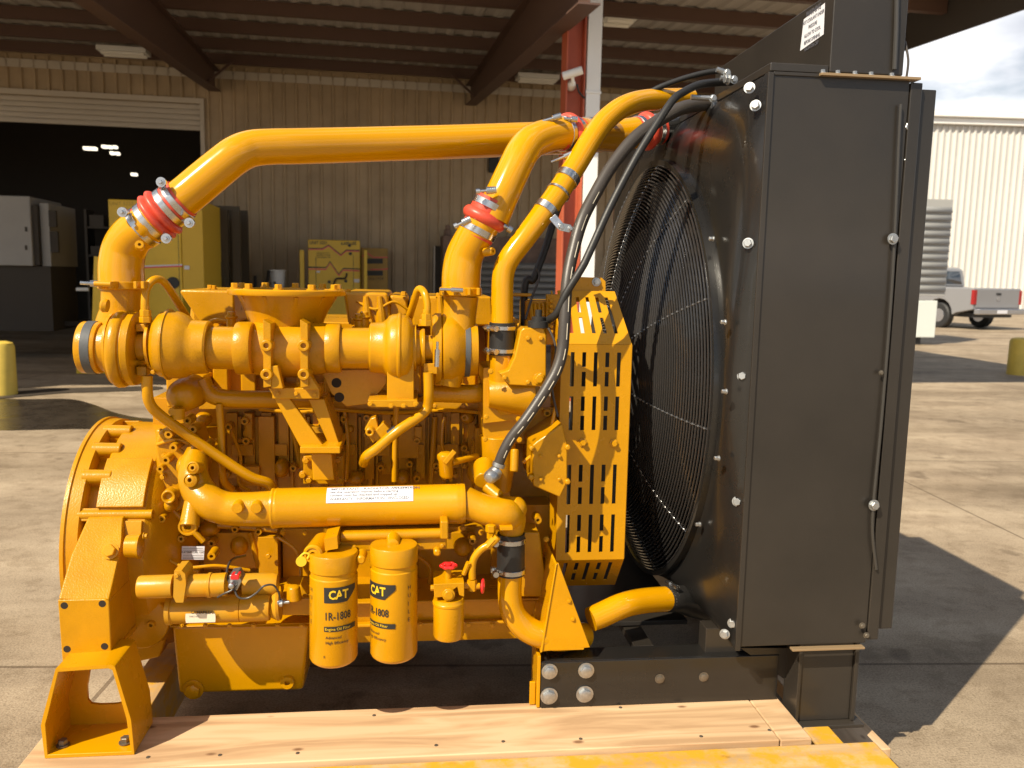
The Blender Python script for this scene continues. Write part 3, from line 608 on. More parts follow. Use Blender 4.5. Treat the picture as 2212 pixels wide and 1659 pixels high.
# label on the cooler
def cyl_label(px0, px1, py0, py1, name, items, mt):
    c0, c1 = E(588, 1098, CY), E(1004, 1087, CY); a = (c1 - c0).normalized(); r = 42.9 * EF.sc(c0.lerp(c1, .5)) + .0012
    def mapxy(u, v):                                   # u along 0..1, v angle up from facing the camera (radians)
        p = E(px0 + (px1 - px0) * u, 1090, CY); t = (p - c0).dot(a); c = c0 + a * t; n = Vector((0, -cos(v), sin(v))); n = (n - a * n.dot(a)).normalized(); return c + n * r, n
    v0, v1 = py0, py1; m = M(); k = 10
    m.add([mapxy(i, v0 + (v1 - v0) * j / k)[0] for j in range(k + 1) for i in (0, 1)], [(2 * j, 2 * j + 1, 2 * j + 3, 2 * j + 2) for j in range(k)])
    o = part(m, name, mt, parent=oc)
    for (body, u, v, h) in items:
        tv, tf = text2d(body, h, .015, 'LEFT'); mm = M()
        mm.add([mapxy(u + x / ((px1 - px0) * .0013), v0 + (v1 - v0) * v + y / r)[0] + mapxy(0, v)[1] * .0005 for x, y in tv], tf); part(mm, 'lettering', ink, parent=o, smooth=0)
cyl_label(709, 893, 1.42, .45, 'label', [('IMPORTANT   RADIATOR   NOTICE', .04, .17, .010), ('see the operation manual before starting', .04, .40, .008), ('coolant must be checked and topped up', .04, .60, .008), ('WARRANTY   INFORMATION   ENCLOSED', .04, .82, .008), ('ATTENTION', .74, .17, .010)], lab)
# ---- filters
FY = .0
def filt(cx, top, bot, r, head, nm, cxt=None):
    m = M(); cb = cx
    rpx(m, [(cb, bot, r - 16), (cb, bot, r - 8), (cb, bot - 4, r - 3), (cb, bot - 10, r), (cb, head + 12, r), (cb, head + 10, r - 2), (cb, head - 4, r - 2)], FY, 56, ax=UP)
    o = part(m, 'oil_filter', yel, label=nm)
    m = M(); rpx(m, [(cb, head, r - 1), (cb, head - 2, r + 1), (cb, head - 35, r + 1), (cb, head - 38, r - 1), (cb, head - 39, r - 12)], FY, 48, ax=UP)
    part(m, 'filter_head', yelc, parent=o); return o
def wrap(m_, cx, py, body, h, r, mt, par, ang0, bold=0, align='LEFT', narrow=1, clip=None, poly=None, name='lettering', off=.0012):
    """text or polygon (metres) laid round the vertical can; ang0 = azimuth of its origin, 0 faces the viewer"""
    c = E(cx, py, FY); rr_ = r * EF.sc(c) + off
    if poly: v, f = poly, [tuple(range(len(poly)))]
    else: v, f = text2d(body, h, bold, align, narrow)
    me = bmesh.new(); vs = [me.verts.new((x, y, 0)) for x, y in v]
    for g_ in f:
        try: me.faces.new([vs[i] for i in g_])
        except ValueError: pass
    x0 = min(x for x, y in v); x1 = max(x for x, y in v); x = x0 + .004
    while x < x1:
        bmesh.ops.bisect_plane(me, geom=me.verts[:] + me.edges[:] + me.faces[:], plane_co=(x, 0, 0), plane_no=(1, 0, 0)); x += .004
    me.verts.index_update(); mm = M()
    mm.add([(c.x + rr_ * sin(ang0 + p.co.x / rr_), c.y - rr_ * cos(ang0 + p.co.x / rr_), c.z + p.co.y) for p in me.verts], [tuple(p.index for p in f_.verts) for f_ in me.faces]); me.free()
    return mm.build(name, mt, par, smooth=40)
def rect(w_, h_): return [(0, -h_ / 2), (w_, -h_ / 2), (w_, h_ / 2), (0, h_ / 2)]
f1 = filt(721, 0, 1424, 51, 1228, 'left oil filter can, its black badge facing right'); f2 = filt(851, 0, 1415, 50.5, 1213, 'right oil filter can, its black badge turned to the left')
def filterlabel(f, cx, a0, dy):
    Rr = 51; k = .00122
    wrap(0, cx, 1267 + dy, None, 0, Rr, inkb, f, a0, poly=[(0, -.021), (.062, -.021), (.092, .007), (.092, .021), (0, .021)], name='badge')
    wrap(0, cx, 1267 + dy, 'CAT', .023, Rr, yeln, f, a0 + .012 / .063, bold=.03, narrow=.82, off=.002)
    wrap(0, cx, 1267 + dy, None, 0, Rr, inkb, f, a0 + .012 / .063, poly=[(.024, -.0125), (.045, -.0125), (.0345, -.002)], name='emblem', off=.0028)
    wrap(0, cx, 1312 + dy, '1R-1808', .021, Rr, inkb, f, a0, bold=.015, narrow=.72)
    wrap(0, cx, 1338 + dy, None, 0, Rr, inkb, f, a0, poly=rect(.092, .014), name='badge')
    wrap(0, cx, 1338 + dy, 'Engine Oil Filter', .0075, Rr, yeln, f, a0 + .04, off=.002)
    wrap(0, cx, 1356 + dy, 'Advanced', .0075, Rr, inkb, f, a0 + .06, bold=.01); wrap(0, cx, 1367 + dy, 'High Efficiency', .0075, Rr, inkb, f, a0 + .06, bold=.01)
    for z_ in (1397,): wrap(0, cx, z_ + dy, 'R', .007, Rr, inkb, f, a0 - .03)
filterlabel(f1, 721, -.30, 0); filterlabel(f2, 851, -1.32, -6)
for f, cx, a0, y0 in ((f1, 721, -1.1, 1262), (f2, 851, .62, 1255)):
    for k, ch in enumerate('HUILE'): wrap(0, cx, y0 + k * 17, ch, .011, 51, inkb, f, a0)
m = M(); ppx(m, [(705, 1162), (740, 1152), (955, 1146), (965, 1150), (965, 1188), (700, 1192)], .05, .3); tpx(m, [(735, 1160, .05), (960, 1152, .05)], 11, 16)
ppx(m, [(951, 1126), (969, 1126), (969, 1166), (951, 1166)], -.0, .06); part(m, 'filter_base', yelc, .005)
m = M(); m.rev(E(687, 1184, .03), Vector((-.15, -1, .0)), [(-.05, .028), (.05, .026), (.055, .022), (.055, .018), (.05, .017), (.052, .012), (.052, .007), (.03, .006)], 32); m.rev(E(850, 1166, .03), TS, [(-.02, .02), (.04, .015), (.042, .010), (.042, .004)], 24)
ppx(m, [(700, 1165), (728, 1158), (730, 1185), (702, 1190)], -.02, .1); m.rev(E(781, 1204, .0), TS, [(-.03, .014), (.02, .012), (.024, .008)], 20); m.rev(E(944, 1189, .05), TS, [(-.03, .012), (.02, .01), (.024, .006)], 20); part(m, 'port_plug', yel)
m = M(); m.rev(E(651, 1212, -.02), TS, [(0, .014), (.004, .014), (.004, .0)], 24); tpx(m, [(648, 1203, -.02), (658, 1195, -.02), (668, 1198, -.02), (664, 1207, -.02)], 2.5, 10); part(m, 'sampling_tag', yeln)
# ---- small fuel bowl with red valve handles
m = M(); rpx(m, [(969, 1376, 20), (969, 1375, 30), (969, 1370, 33), (969, 1304, 33), (969, 1302, 34.5), (969, 1298, 34.5), (969, 1296, 33), (969, 1290, 32)], -.01, 40, ax=UP); fb = part(m, 'fuel_strainer', yel, label='small yellow strainer bowl under a red hand wheel')
m = M(); ppx(m, [(937, 1262), (1003, 1259), (1003, 1290), (992, 1286), (988, 1268), (958, 1290), (938, 1292)], -.04, .06); m.tube([E(968, 1262, .0), E(968, 1228, .0)], .009, 16); m.rev(E(930, 1270, -.01), (1, 0, 0), [(0, .009), (.02, .009)], 6); m.rev(E(969, 1284, -.04), TS, [(0, .018), (.006, .017), (.006, .012), (.01, .012)], 24); part(m, 'strainer_head', yelc, .002, parent=fb)
m = M()
cc = E(969, 1222, -.0)
ring = [cc + Vector((cos(2 * pi * k / 36), sin(2 * pi * k / 36), 0)) * (.019 + .002 * cos(6 * 2 * pi * k / 36)) for k in range(37)]
m.tube(ring, .0045, 10, (False, False)); m.rev(cc - UP * .006, UP, [(0, .008), (.012, .009), (.014, .006)], 16)
for k in range(3): a = k * 2 * pi / 3; m.tube([cc, cc + Vector((cos(a), sin(a), 0)) * .019], .004, 8)
part(m, 'hand_wheel', redk, parent=fb)
m = M(); cc = E(1043, 1266, -.0); ring = [cc + Vector((.2 * cos(2 * pi * k / 24), cos(2 * pi * k / 24), sin(2 * pi * k / 24))) * .017 for k in range(25)]; m.tube(ring, .004, 8, (False, False)); m.tube([cc, cc - Vector((.02, 0, 0))], .005, 10); part(m, 'drain_valve_handle', redk)
m = M(); tpx(m, [(1075, 1160, .0), (1064, 1172, .0), (1040, 1186, .0), (1024, 1206, .0), (1020, 1228, .0), (1020, 1250, .0)], 8, 16); m.rev(E(1060, 1172, .0), Vector((.7, 0, .8)), [(-.015, .012), (.015, .012)], 6)
m.rev(E(1020, 1252, 0), UP, [(-.03, .013), (-.01, .014), (0, .013)], 6); m.tube([E(1003, 1264, 0), E(1036, 1266, 0)], .009, 12); m.tube([E(1002, 1240, -.0), E(1012, 1215, -.01)], .007, 10); part(m, 'bypass_line', yel)
# ---- starter motor
m = M(); rpx(m, [(299, 1268, 18), (300, 1268, 23), (304, 1268, 24.5), (374, 1266, 25), (375, 1266, 25)], .02, 40); st = part(m, 'starter_solenoid', yelw, label='starter solenoid cylinder with paint rubbed thin at its end')
m = M(); rpx(m, [(400, 1265, 24), (450, 1264, 24.5), (451, 1264, 27), (457, 1264, 27), (458, 1264, 25), (489, 1262, 25), (490, 1262, 20)], .02, 40); part(m, 'solenoid_body', yelw, parent=st)
m = M(); ppx(m, [(376, 1233), (392, 1232), (400, 1240), (402, 1262), (396, 1302), (380, 1302), (374, 1290)], -.015, .06)
m.hexb(E(382, 1243, -.016), TS, .006, .006); part(m, 'mounting_flange', yelw, .002, parent=st)
m = M(); rpx(m, [(360, 1316, 20), (363, 1316, 33), (372, 1318, 32), (374, 1318, 29), (520, 1314, 29), (521, 1314, 27), (522, 1314, 29), (575, 1312, 29), (584, 1312, 27), (585, 1312, 18)], .07, 44); rpx(m, [(526, 1264, 18), (527, 1264, 25), (590, 1262, 25), (600, 1262, 22), (601, 1262, 10)], .1, 36)
sm = part(m, 'starter_motor', yelw)
m = M(); rpx(m, [(586, 1310, 24), (600, 1308, 32), (606, 1308, 30), (608, 1308, 12)], .08, 32); part(m, 'end_cover', yelw, parent=sm)
p = E(438, 1327, .05); lm = M()
w_, h_ = .078 / 2, .026 / 2; lm.add([(p.x + w_ * cos(a) * (abs(cos(a)) ** -.75 if abs(cos(a)) > .02 else 1), .026, p.z + h_ * (1 if sin(a) > 0 else -1) * min(1, abs(sin(a)) * 2.2)) for a in [2 * pi * k / 40 for k in range(40)]], [tuple(range(40))])
lo = lm.build('name_plate', mat('plate_cream', (.72, .62, .48), .4), sm, smooth=0)
flat_text('CATERPILLAR', 438, 1323, .025, 6, inkb, lo, bold=.02); flat_text('PART NO.', 420, 1332, .025, 3.5, ink, lo)
m = M(); ppx(m, [(495, 1243), (512, 1240), (522, 1256), (512, 1276), (496, 1272)], -.005, .05); m.rev(E(502, 1262, -.005), TS, [(0, .009), (.016, .008), (.018, .005)], 16); part(m, 'terminal', znc, .002, parent=st)
m = M(); bpxl(m, 498, 1243, 516, 1253, -.012, .02); part(m, 'terminal_cap', redk, .002, parent=st)
for pts in ([(505, 1270, -.01), (515, 1290, -.02), (535, 1292, -.02), (555, 1280, -.02), (570, 1266, -.02), (590, 1264, -.01), (602, 1280, 0), (605, 1298, .02)], [(470, 1290, -.01), (485, 1282, -.02), (500, 1275, -.02), (512, 1262, -.01)]):
    m = M(); tpx(m, pts, 2.2, 8); part(m, 'wire', hosem, parent=st)
m = M(); rpx(m, [(600, 1302, 5), (612, 1301, 5), (613, 1301, 3.5), (625, 1300, 3.5)], .02, 12); m.rev(E(604, 1302, .02), (1, 0, 0), [(0, .010), (.008, .010)], 6); part(m, 'terminal_stud', znc, parent=sm)
m = M(); rpx(m, [(636, 1296, 17), (634, 1270, 14), (634, 1266, 12), (634, 1264, 6)], .1, 28, ax=UP); ppx(m, [(604, 1292), (672, 1292), (690, 1330), (604, 1330)], .12, .3); ppx(m, [(648, 1260), (668, 1290), (650, 1292)], .14, .2); part(m, 'dipstick_port', yelc, .004)
# ---- oil pan
m = M(); a_ = [E(370, 1352, .2), E(668, 1350, .2), E(655, 1492, .22), E(386, 1500, .22)]; b_ = [Vector((v.x, .85, v.z)) for v in a_]; m.rings([a_, b_]); bpxl(m, 366, 1345, 672, 1356, .17, .5)
op = part(m, 'oil_pan', yel, .012)
m = M(); m.hexb(E(418, 1489, .215), TS, .022, .02, .3); part(m, 'drain_plug', yel, .001, parent=op)
m = M(); m.boss(E(622, 1470, .222), TS, .02, .018, .4); part(m, 'drain_plug', yel, parent=op)
m = M(); a_ = [E(668, 1302, .25), E(1215, 1296, .25), E(1205, 1378, .27), E(672, 1392, .27)]; m.rings([a_, [Vector((v.x, .85, v.z)) for v in a_]]); bpxl(m, 560, 1296, 1205, 1306, .22, .5)
bpxl(m, 672, 1345, 1205, 1352, .24, .3); part(m, 'pan_rail', yelc, .008)
# ---- flywheel housing
HX = EF.y(132, 1280, .14).x
hc = Vector((HX, .50, .665)); RH = .365
m = M(); m.rev(hc, (1, 0, 0), [(0, .30), (0, RH), (.010, RH), (.012, RH - .005), (.044, RH - .007), (.046, RH - .010), (.047, RH - .05), (.084, RH - .05), (.085, RH - .020), (.09, RH - .016), (.215, RH - .020), (.235, RH - .035), (.27, RH - .10), (.30, .2)], 96)
fh = part(m, 'flywheel_housing', yelc, label='drum shaped flywheel housing at the left end of the engine')
m = M()
P = lambda x, y, d: E(x, y, d)
lo_ = [P(189, 1118, .17), P(268, 1116, .17), P(262, 1180, .12), P(236, 1300, .0), P(124, 1296, .0), P(152, 1200, .08)]
m.add(lo_ + [v + Vector((0, .3, 0)) for v in lo_], [tuple(range(6)), (6, 7, 8, 9, 10, 11)] + [(i, (i + 1) % 6, 6 + (i + 1) % 6, 6 + i) for i in range(6)])
part(m, 'housing_ear', yelc, .006, parent=fh)
m = M(); ppx(m, [(124, 1296), (228, 1294), (236, 1300), (241, 1412), (234, 1420), (140, 1424), (133, 1420)], .0, .3)
ppx(m, [(133, 1416), (246, 1408), (246, 1422), (134, 1430)], .012, .3); mp_ = part(m, 'mounting_pad', yelc, .004, parent=fh)
for x, y in ((139, 1308), (221, 1304), (145, 1402), (226, 1396)):
    part(M().rev(E(x, y, .0005), TS, [(0, .0092), (.0009, .0092), (.0009, .0085)], 24), 'hole', hole, parent=mp_)
m = M()
ax_ = Vector((1, 0, 0))
def rad_(a): return Vector((0, -cos(R(a)), sin(R(a))))
for ang in (25,): m.tube([hc + ax_ * .036 + rad_(ang) * (RH - .020), hc + ax_ * .236 + rad_(ang) * (RH - .024)], .014, 16)
for ang, wd in ((-30, 5), (2, 6), (25, 3), (44, 3), (61, 3), (78, 3), (100, 3)):
    m.rings([[hc + ax_ * xx + rad_(ang + t) * rr_ for t, rr_ in ((-wd, RH - .07), (wd, RH - .07), (wd, RH - .013), (-wd, RH - .013))] for xx in (.040, .094)])
for ang in (44, 61, 78): m.rev(hc + rad_(ang) * (RH - .022) + ax_ * .03, ax_, [(0, .022), (.078, .020), (.08, .017), (.08, .008), (.05, .008)], 20)
for a0, a1, zz in ((28, 53, .012), (6, 22, .006)):
    m.rings([[hc + ax_ * xx + rad_(a) * (RH - .04 if q_ else RH - .012 + zz * .5) for q_ in (0, 1) for a in ([a0 + (a1 - a0) * k / 6 for k in range(7)] if not q_ else [a1 - (a1 - a0) * k / 6 for k in range(7)])] for xx in (.085, .212)])
part(m, 'housing_rib', yelc, .003, parent=fh)
m = M(); m.rev(E(238, 1190, .115), Vector((0, -1, .45)), [(-.01, .026), (.0, .025)], 24); part(m, 'recess', hole, parent=fh, label='shaded round recess behind the plug') if False else None
m = M(); m.hexb(E(238, 1190, .088), Vector((0, -1, .45)), .017, .016, .3); part(m, 'plug', yel, parent=fh)
m = M(); rpx(m, [(272, 1180, 16), (274, 1180, 24), (298, 1180, 25), (299, 1180, 27), (304, 1180, 27), (305, 1180, 22)], .1, 28); m.hexb(E(310, 1158, .08), (1, 0, 0), .007, .01); part(m, 'timing_cover', yel)
m = M(); ppx(m, [(240, 1130), (300, 1130), (345, 1180), (345, 1330), (300, 1400), (240, 1400)], .26, .45); m.rev(E(302, 1345, .2), TS, [(-.2, .09), (0, .08), (.01, .05)], 28); ppx(m, [(275, 1360), (370, 1352), (345, 1420), (300, 1430)], .3, .5); part(m, 'rear_casting', yelc, .006)
m = M(); ppx(m, [(345, 928), (420, 925), (440, 1000), (420, 1080), (380, 1110), (350, 1060), (332, 960)], .27, .4)
m.tube([E(345, 925, .3), E(350, 1050, .28)], .012, 10); m.rev(E(370, 1068, .24), TS, [(0, .022), (.03, .02), (.032, .014), (.02, .008)], 24); part(m, 'gear_case', yelc, .01)
# ---- data plate
lo = M().add([E(393, 1180, .262), E(442, 1180, .262), E(440, 1209, .262), E(392, 1209, .262)], [(0, 1, 2, 3)]).build('data_plate', lab, en, smooth=0)
flat_text('CATERPILLAR  CAT', 417, 1193, .2605, 4, inkb, lo, bold=.01); 
m = M()
for y in (1184, 1188, 1199, 1203, 1206): m.add([E(395, y, .261), E(439, y, .261), E(439, y + .7, .261), E(395, y + .7, .261)], [(0, 1, 2, 3)])
m.build('ruled_lines', ink, lo, smooth=0)
# ---- foot bracket on the left
fr_ = [(120, 1444), (238, 1436), (248, 1440), (283, 1555), (290, 1627), (97, 1642), (88, 1568), (92, 1550)]
y0_ = EF.z(193, 1635, ZT).y; y1_ = y0_ + .155; print('foot y', y0_)
zb = ZT
fpts = [E(x, y, y0_) for x, y in fr_]
zmin = min(p.z for p in fpts)
fpts = [Vector((p.x, y0_, p.z if p.z > zb + .03 else zb + .001)) for p in fpts]
cen = sum(fpts, Vector()) / len(fpts)
th = .009
inn = [p + (cen - p).normalized() * th * 1.35 for p in fpts]
m = M(); n = len(fpts)
ring = []
ring.append(fpts); ring.append([p + Vector((0, y1_ - y0_, 0)) for p in fpts]); ring.append([p + Vector((0, y1_ - y0_, 0)) for p in inn]); ring.append(inn); ring.append(fpts)
m.rings(ring, cap=(False, False)); ft = part(m, 'support_foot', yel, .002)
hi = [Vector((cen.x + (p.x - cen.x) * (.50), y1_ - .012, cen.z + .01 + (p.z - cen.z) * (.62 if p.z < cen.z else .82))) for p in inn]
def roundpoly(pl, f=.22):
    o = []
    for i, p in enumerate(pl):
        a, b = pl[i - 1], pl[(i + 1) % len(pl)]
        for t in (0, .5, 1): o.append(p.lerp(a, f * (1 - t)).lerp(p.lerp(b, f * t), .5) if t == .5 else (p.lerp(a, f) if t == 0 else p.lerp(b, f)))
    return o
ro = roundpoly([p + Vector((0, y1_ - .012 - p.y, 0)) for p in inn], .02); ri = roundpoly(hi, .3)
m = M(); m.rings([ro, ri, [p + Vector((0, .01, 0)) for p in ri], [p + Vector((0, .01, 0)) for p in ro], ro], cap=(False, False)); part(m, 'web', yel, parent=ft)
for x, y, yy in ((133, 1620, .0), (268, 1608, .01)):
    p = E(x, y, y0_ + .03); p = Vector((p.x, y0_ + .04, zb + th * 1.35)); part(M().hexb(p, UP, .012, .016), 'bolt', stld, parent=ft)
for x in (158, 228):
    p = E(x, 1452, y0_ + .07); p = Vector((p.x, y0_ + .07, fpts[0].z - th - .012)); part(M().hexb(p + UP * .0, -UP, .010, .014), 'bolt', stld, parent=ft)
# ---- front of engine: brackets, alternator-like box, sensor
m = M(); ppx(m, [(1150, 962), (1158, 955), (1215, 915), (1226, 962), (1226, 1042), (1210, 1075), (1152, 1050)], .12, .36)
for x, y in ((1149, 968), (1226, 966), (1147, 1030), (1226, 1040)): m.rev(E(x, y, .12), TS, [(-.02, .009), (.01, .008)], 12)
part(m, 'pump_cover', yelc, .005)
m = M(); ppx(m, [(1060, 700), (1122, 690), (1122, 860), (1060, 860)], .34, .6); bpxl(m, 1135, 650, 1200, 720, .34, .5); bpxl(m, 1040, 880, 1215, 960, .3, .5)
for k in range(6): m.tube([E(1150 + k * 8, 690 - k * 2, .32), E(1146 + k * 9, 655, .34)], .006, 10)
for k in range(7): m.rev(E(1190, 650 + k * 11, .3), TS, [(0, .008), (.012, .006)], 8)
bpxl(m, 1178, 636, 1212, 745, .31, .33); bpxl(m, 1100, 634, 1150, 640, .33, .4); ppx(m, [(1040, 905), (1125, 905), (1128, 930), (1100, 955), (1045, 950)], .22, .4)
rpx(m, [(1075, 940, 40, .26), (1075, 1010, 36, .26), (1075, 1060, 28, .26)], .26, 28, ax=UP); part(m, 'front_housing', yelc, .004)
m = M(); rpx(m, [(966, 1032, 12), (964, 1026, 15), (962, 996, 15), (962, 990, 18), (962, 982, 18), (962, 976, 10)], .16, 24, ax=UP); m.obox(E(960, 1000, .14), E(982, 974, .14), .012, .014); m.tube([E(975, 1000, .17), E(1030, 985, .25)], .01, 12); part(m, 'fuel_sensor', yel, .002)
m = M(); rpx(m, [(1044, 1040, 20, .12), (1046, 1006, 24, .2)], .15, 24); m.tube([E(1050, 1050, .13), E(1080, 1075, .1)], .018, 16); m.tube([E(1110, 1020, .14), E(1112, 970, .16)], .012, 14); ppx(m, [(1165, 1150), (1090, 1150), (1090, 1290), (1185, 1290)], .2, .3); part(m, 'water_pump', yelc, .005)
m = M(); m.rev(E(1062, 1028, .05), Vector((-.6, -1, -.2)), [(-.02, .02), (.01, .019), (.02, .012), (.022, .004)], 24); m.tube([E(1066, 1022, .055), E(1076, 1014, .06)], .017, 20); part(m, 'hose_fitting', znc)
bolts([(1168, 812, .118, 7), (1064, 1150, .2, 5)], yel)
# ---- small hardware spread over the engine: hex bolts, wires, clips, casting lumps
random.seed(21)
def hexrow(pts, y, r, ax=TS, h=None, nm='hex_bolt', mt=yel):
    for px, py in pts:
        p = E(px, py, y); q_ = EF.sc(p) * r; part(M().hexb(p, ax, q_, h or q_ * 1.2, random.random()), nm, mt)
hexrow([(505 + k * 62, 876) for k in range(9)], .41, 4.2)                     # deck rail
hexrow([(392 + k * 46, 846) for k in range(3)] + [(752, 842), (812, 846), (905, 846), (960, 846), (1010, 846)], .53, 5)
hexrow([(700 + k * 52, 1349) for k in range(9)], .235, 4)                     # pan rail
hexrow([(392 + k * 52, 1351) for k in range(6)], .165, 4)
hexrow([(365, 945), (355, 985), (352, 1030), (362, 1110), (366, 1150), (378, 1190), (368, 1230), (402, 1120)], .262, 5)
hexrow([(1050, 900), (1120, 905), (1122, 950), (1048, 948), (1140, 730), (1168, 730), (1090, 815), (1140, 825), (1060, 802)], .118, 4.5)
hexrow([(1072, 1100 + 60), (1180, 1165), (1100, 1280), (1175, 1280), (1130, 1200)], .195, 4.5)
hexrow([(712, 1180), (765, 1182), (905, 1180), (955, 1178), (880, 1160)], .045, 4)
hexrow([(800, 872), (898, 872), (845, 876), (872, 876)], T2 - .085, 4.5)
hexrow([(640, 850), (600, 850), (680, 852)], .118, 4)
hexrow([(1168, 985), (1208, 985), (1168, 1035), (1208, 1035)], .116, 3)
hexrow([(612, 1150), (660, 1150), (1000, 1140), (1040, 1150), (580, 1200), (590, 1250)], .36, 5)
hexrow([(455, 700), (480, 704), (760, 700), (800, 704), (868, 702), (910, 704)], .39, 5, ax=UP, h=.02, nm='cover_bolt')
# studs with washers between funnel and covers
for x, y in ((500, 686), (787, 686), (776, 690)):
    p = E(x, y, .3); m = M(); m.rev(p, UP, [(-.03, .014), (-.004, .014), (0, .019), (.004, .019), (.006, .012), (.016, .012), (.018, .009)], 20); part(m, 'stud', yel)
# v-clamps round the housings
for st_, yy in (([(326, 745, 50), (326, 745, 53), (332, 745, 53), (332, 745, 50)], T1), ([(246, 753, 74), (247, 753, 77), (252, 753, 77), (253, 753, 74)], T1), ([(893, 752, 46), (893, 752, 50), (899, 752, 50), (899, 752, 46)], T2)):
    m = M(); rpx(m, st_, yy, 48); part(m, 'v_clamp', yel)
# paint-covered harness and fuel lines
for pts, r in (([(560, 884, .42), (640, 890, .41), (720, 886, .41), (840, 892, .41), (960, 886, .41), (1040, 892, .4)], 4), ([(500, 930, .44), (520, 990, .43), (515, 1040, .42), (540, 1060, .4)], 3.5),
               ([(745, 890, .43), (752, 960, .42), (748, 1040, .42)], 4), ([(960, 900, .43), (955, 960, .42), (975, 1040, .42)], 3.5), ([(600, 1160, .36), (640, 1190, .34), (650, 1240, .3), (640, 1290, .28)], 4),
               ([(900, 1200, .37), (930, 1230, .36), (920, 1290, .36)], 4), ([(340, 960, .27), (380, 950, .25), (430, 962, .26), (470, 950, .3)], 4), ([(350, 1200, .24), (400, 1225, .22), (470, 1222, .22), (540, 1232, .24)], 3.5),
               ([(770, 650, .40), (810, 668, .39), (850, 652, .40), (880, 668, .41)], 3), ([(1120, 700, .3), (1140, 740, .25), (1128, 790, .22)], 3.5), ([(1200, 880, .2), (1180, 950, .18), (1130, 1000, .18)], 4), ([(440, 700, .36), (470, 690, .34), (520, 700, .33)], 3)):
    m = M(); tpx(m, pts, r, 10); part(m, 'fuel_line', yel)
for pts in ([(1135, 690, .3), (1150, 640, .33), (1165, 600, .36), (1160, 580, .37)], [(500, 1268, -.01), (490, 1240, .04), (500, 1210, .15), (530, 1200, .3)], [(1180, 700, .25), (1200, 750, .22), (1192, 830, .2), (1205, 900, .19)]):
    m = M(); tpx(m, pts, 2.6, 10); part(m, 'wire', hosem)
# rounded casting lumps and webs on the rear case and block
for (x, y, yy, rx, rz) in ((440, 905, .44, 16, 14), (400, 1005, .27, 14, 20), (455, 1140, .42, 20, 15), (372, 1085, .26, 12, 16), (520, 1175, .42, 18, 20), (610, 1010, .46, 14, 18), (770, 1030, .46, 16, 12), (870, 1030, .46, 13, 13), (1000, 1180, .38, 18, 18), (1010, 900, .46, 14, 12), (700, 1060, .42, 12, 10), (345, 1300, .4, 16, 20), (1030, 1020, .36, 18, 22)):
    c = E(x, y, yy); s_ = EF.sc(c); m = M(); u = Vector((1, 0, 0)); rg = []
    for i in range(7):
        a = pi / 2 * i / 6; k = cos(a) ** .7 if i < 6 else .02; rg.append([c + Vector((cos(t) * rx * s_ * k * 1.15, -.045 * sin(a), sin(t) * rz * s_ * k * 1.15)) for t in [2 * pi * j / 20 for j in range(20)]])
    m.rings(rg); part(m, 'cast_lump', yelc)
for (a_, b_, yy) in (((350, 935), (430, 1010), .275), ((372, 1100), (440, 1170), .275), ((470, 1135), (600, 1145), .40), ((540, 1150), (560, 1225), .40), ((352, 1210), (430, 1235), .28), ((630, 905), (650, 1010), .455), ((940, 900), (930, 1050), .455)):
    m = M(); m.tube([E(*a_, yy), E(*b_, yy)], .009, 10); part(m, 'cast_web', yelc)
for (x, y, r, yy) in ((375, 1068, 12, .255), (420, 925, 9, .26), (450, 960, 9, .262), (350, 1010, 8, .262), (395, 1160, 8, .28), (460, 1170, 9, .38), (510, 1140, 8, .40), (560, 1145, 8, .40), (1020, 1165, 9, .37), (1180, 890, 9, .3), (1160, 1120, 9, .3), (330, 1345, 9, .2)):
    p = E(x, y, yy); r *= EF.sc(p); part(M().boss(p + Vector((0, .03, 0)), TS, r, .05, .42), 'casting_boss', yelc)
# ---- slotted belt guard
GY = .24
def slots(us, rows, wd):
    h = []
    for i, u in enumerate(us):
        for (v0, v1) in rows:
            if i % 2 == 0: h.append((u - wd, v0, u + wd, v1))
            else: mvv = (v0 + v1) / 2; g_ = (v1 - v0) * .07; h.append((u - wd, v0, u + wd, mvv - g_)); h.append((u - wd, mvv + g_, u + wd, v1))
    return h
GU = [.16, .325, .49, .655, .82]
c_ = [E(1213, 745, GY), E(1365, 745, GY), E(1352, 1207, GY), E(1208, 1213, GY)]
zt_, zb_ = c_[1].z, c_[2].z
c_ = [Vector((c_[0].x, GY, zt_)), Vector((c_[1].x, GY, zt_)), Vector((c_[1].x, GY, zb_)), Vector((c_[0].x, GY, zb_))]
m = M(); perf(m, c_, slots(GU, [(.035, .19), (.235, .39), (.55, .735), (.785, .965)], .028))
up = [c_[0] + Vector((-.0, .10, .155)), c_[1] + Vector((-.0, .10, .155)), c_[1], c_[0]]
dn = [c_[3], c_[2], c_[2] + Vector((0, .10, -.12)), c_[3] + Vector((0, .10, -.12))]
mu = M(); perf(mu, [up[0], up[1] - Vector((.035, 0, 0)), up[2], up[3]], slots(GU, [(.12, .80)], .028)); md = M(); perf(md, dn, slots(GU, [(.1, .8)], .028))
bgd = m.build('belt_guard', yel, en, bev=0, smooth=0, solid=.004, label='slotted yellow belt guard in front of the fan')
mu.build('upper_panel', yel, bgd, smooth=0, solid=.004); md.build('lower_panel', yel, bgd, smooth=0, solid=.004)
m = M(); m.prism([up[0] + Vector((-.02, 0, 0)), c_[0] + Vector((0, .003, 0)), c_[3] + Vector((0, .003, 0)), dn[3]], (.004, 0, 0)); m.box((c_[1].x + .0, GY + .003, zb_), (c_[1].x + .003, GY + .05, zt_)); part(m, 'guard_edge', yel, parent=bgd)
m = M(); a_ = up[0]; z_ = up[0].z; P0 = EF.y(1236, 600, GY + .12)
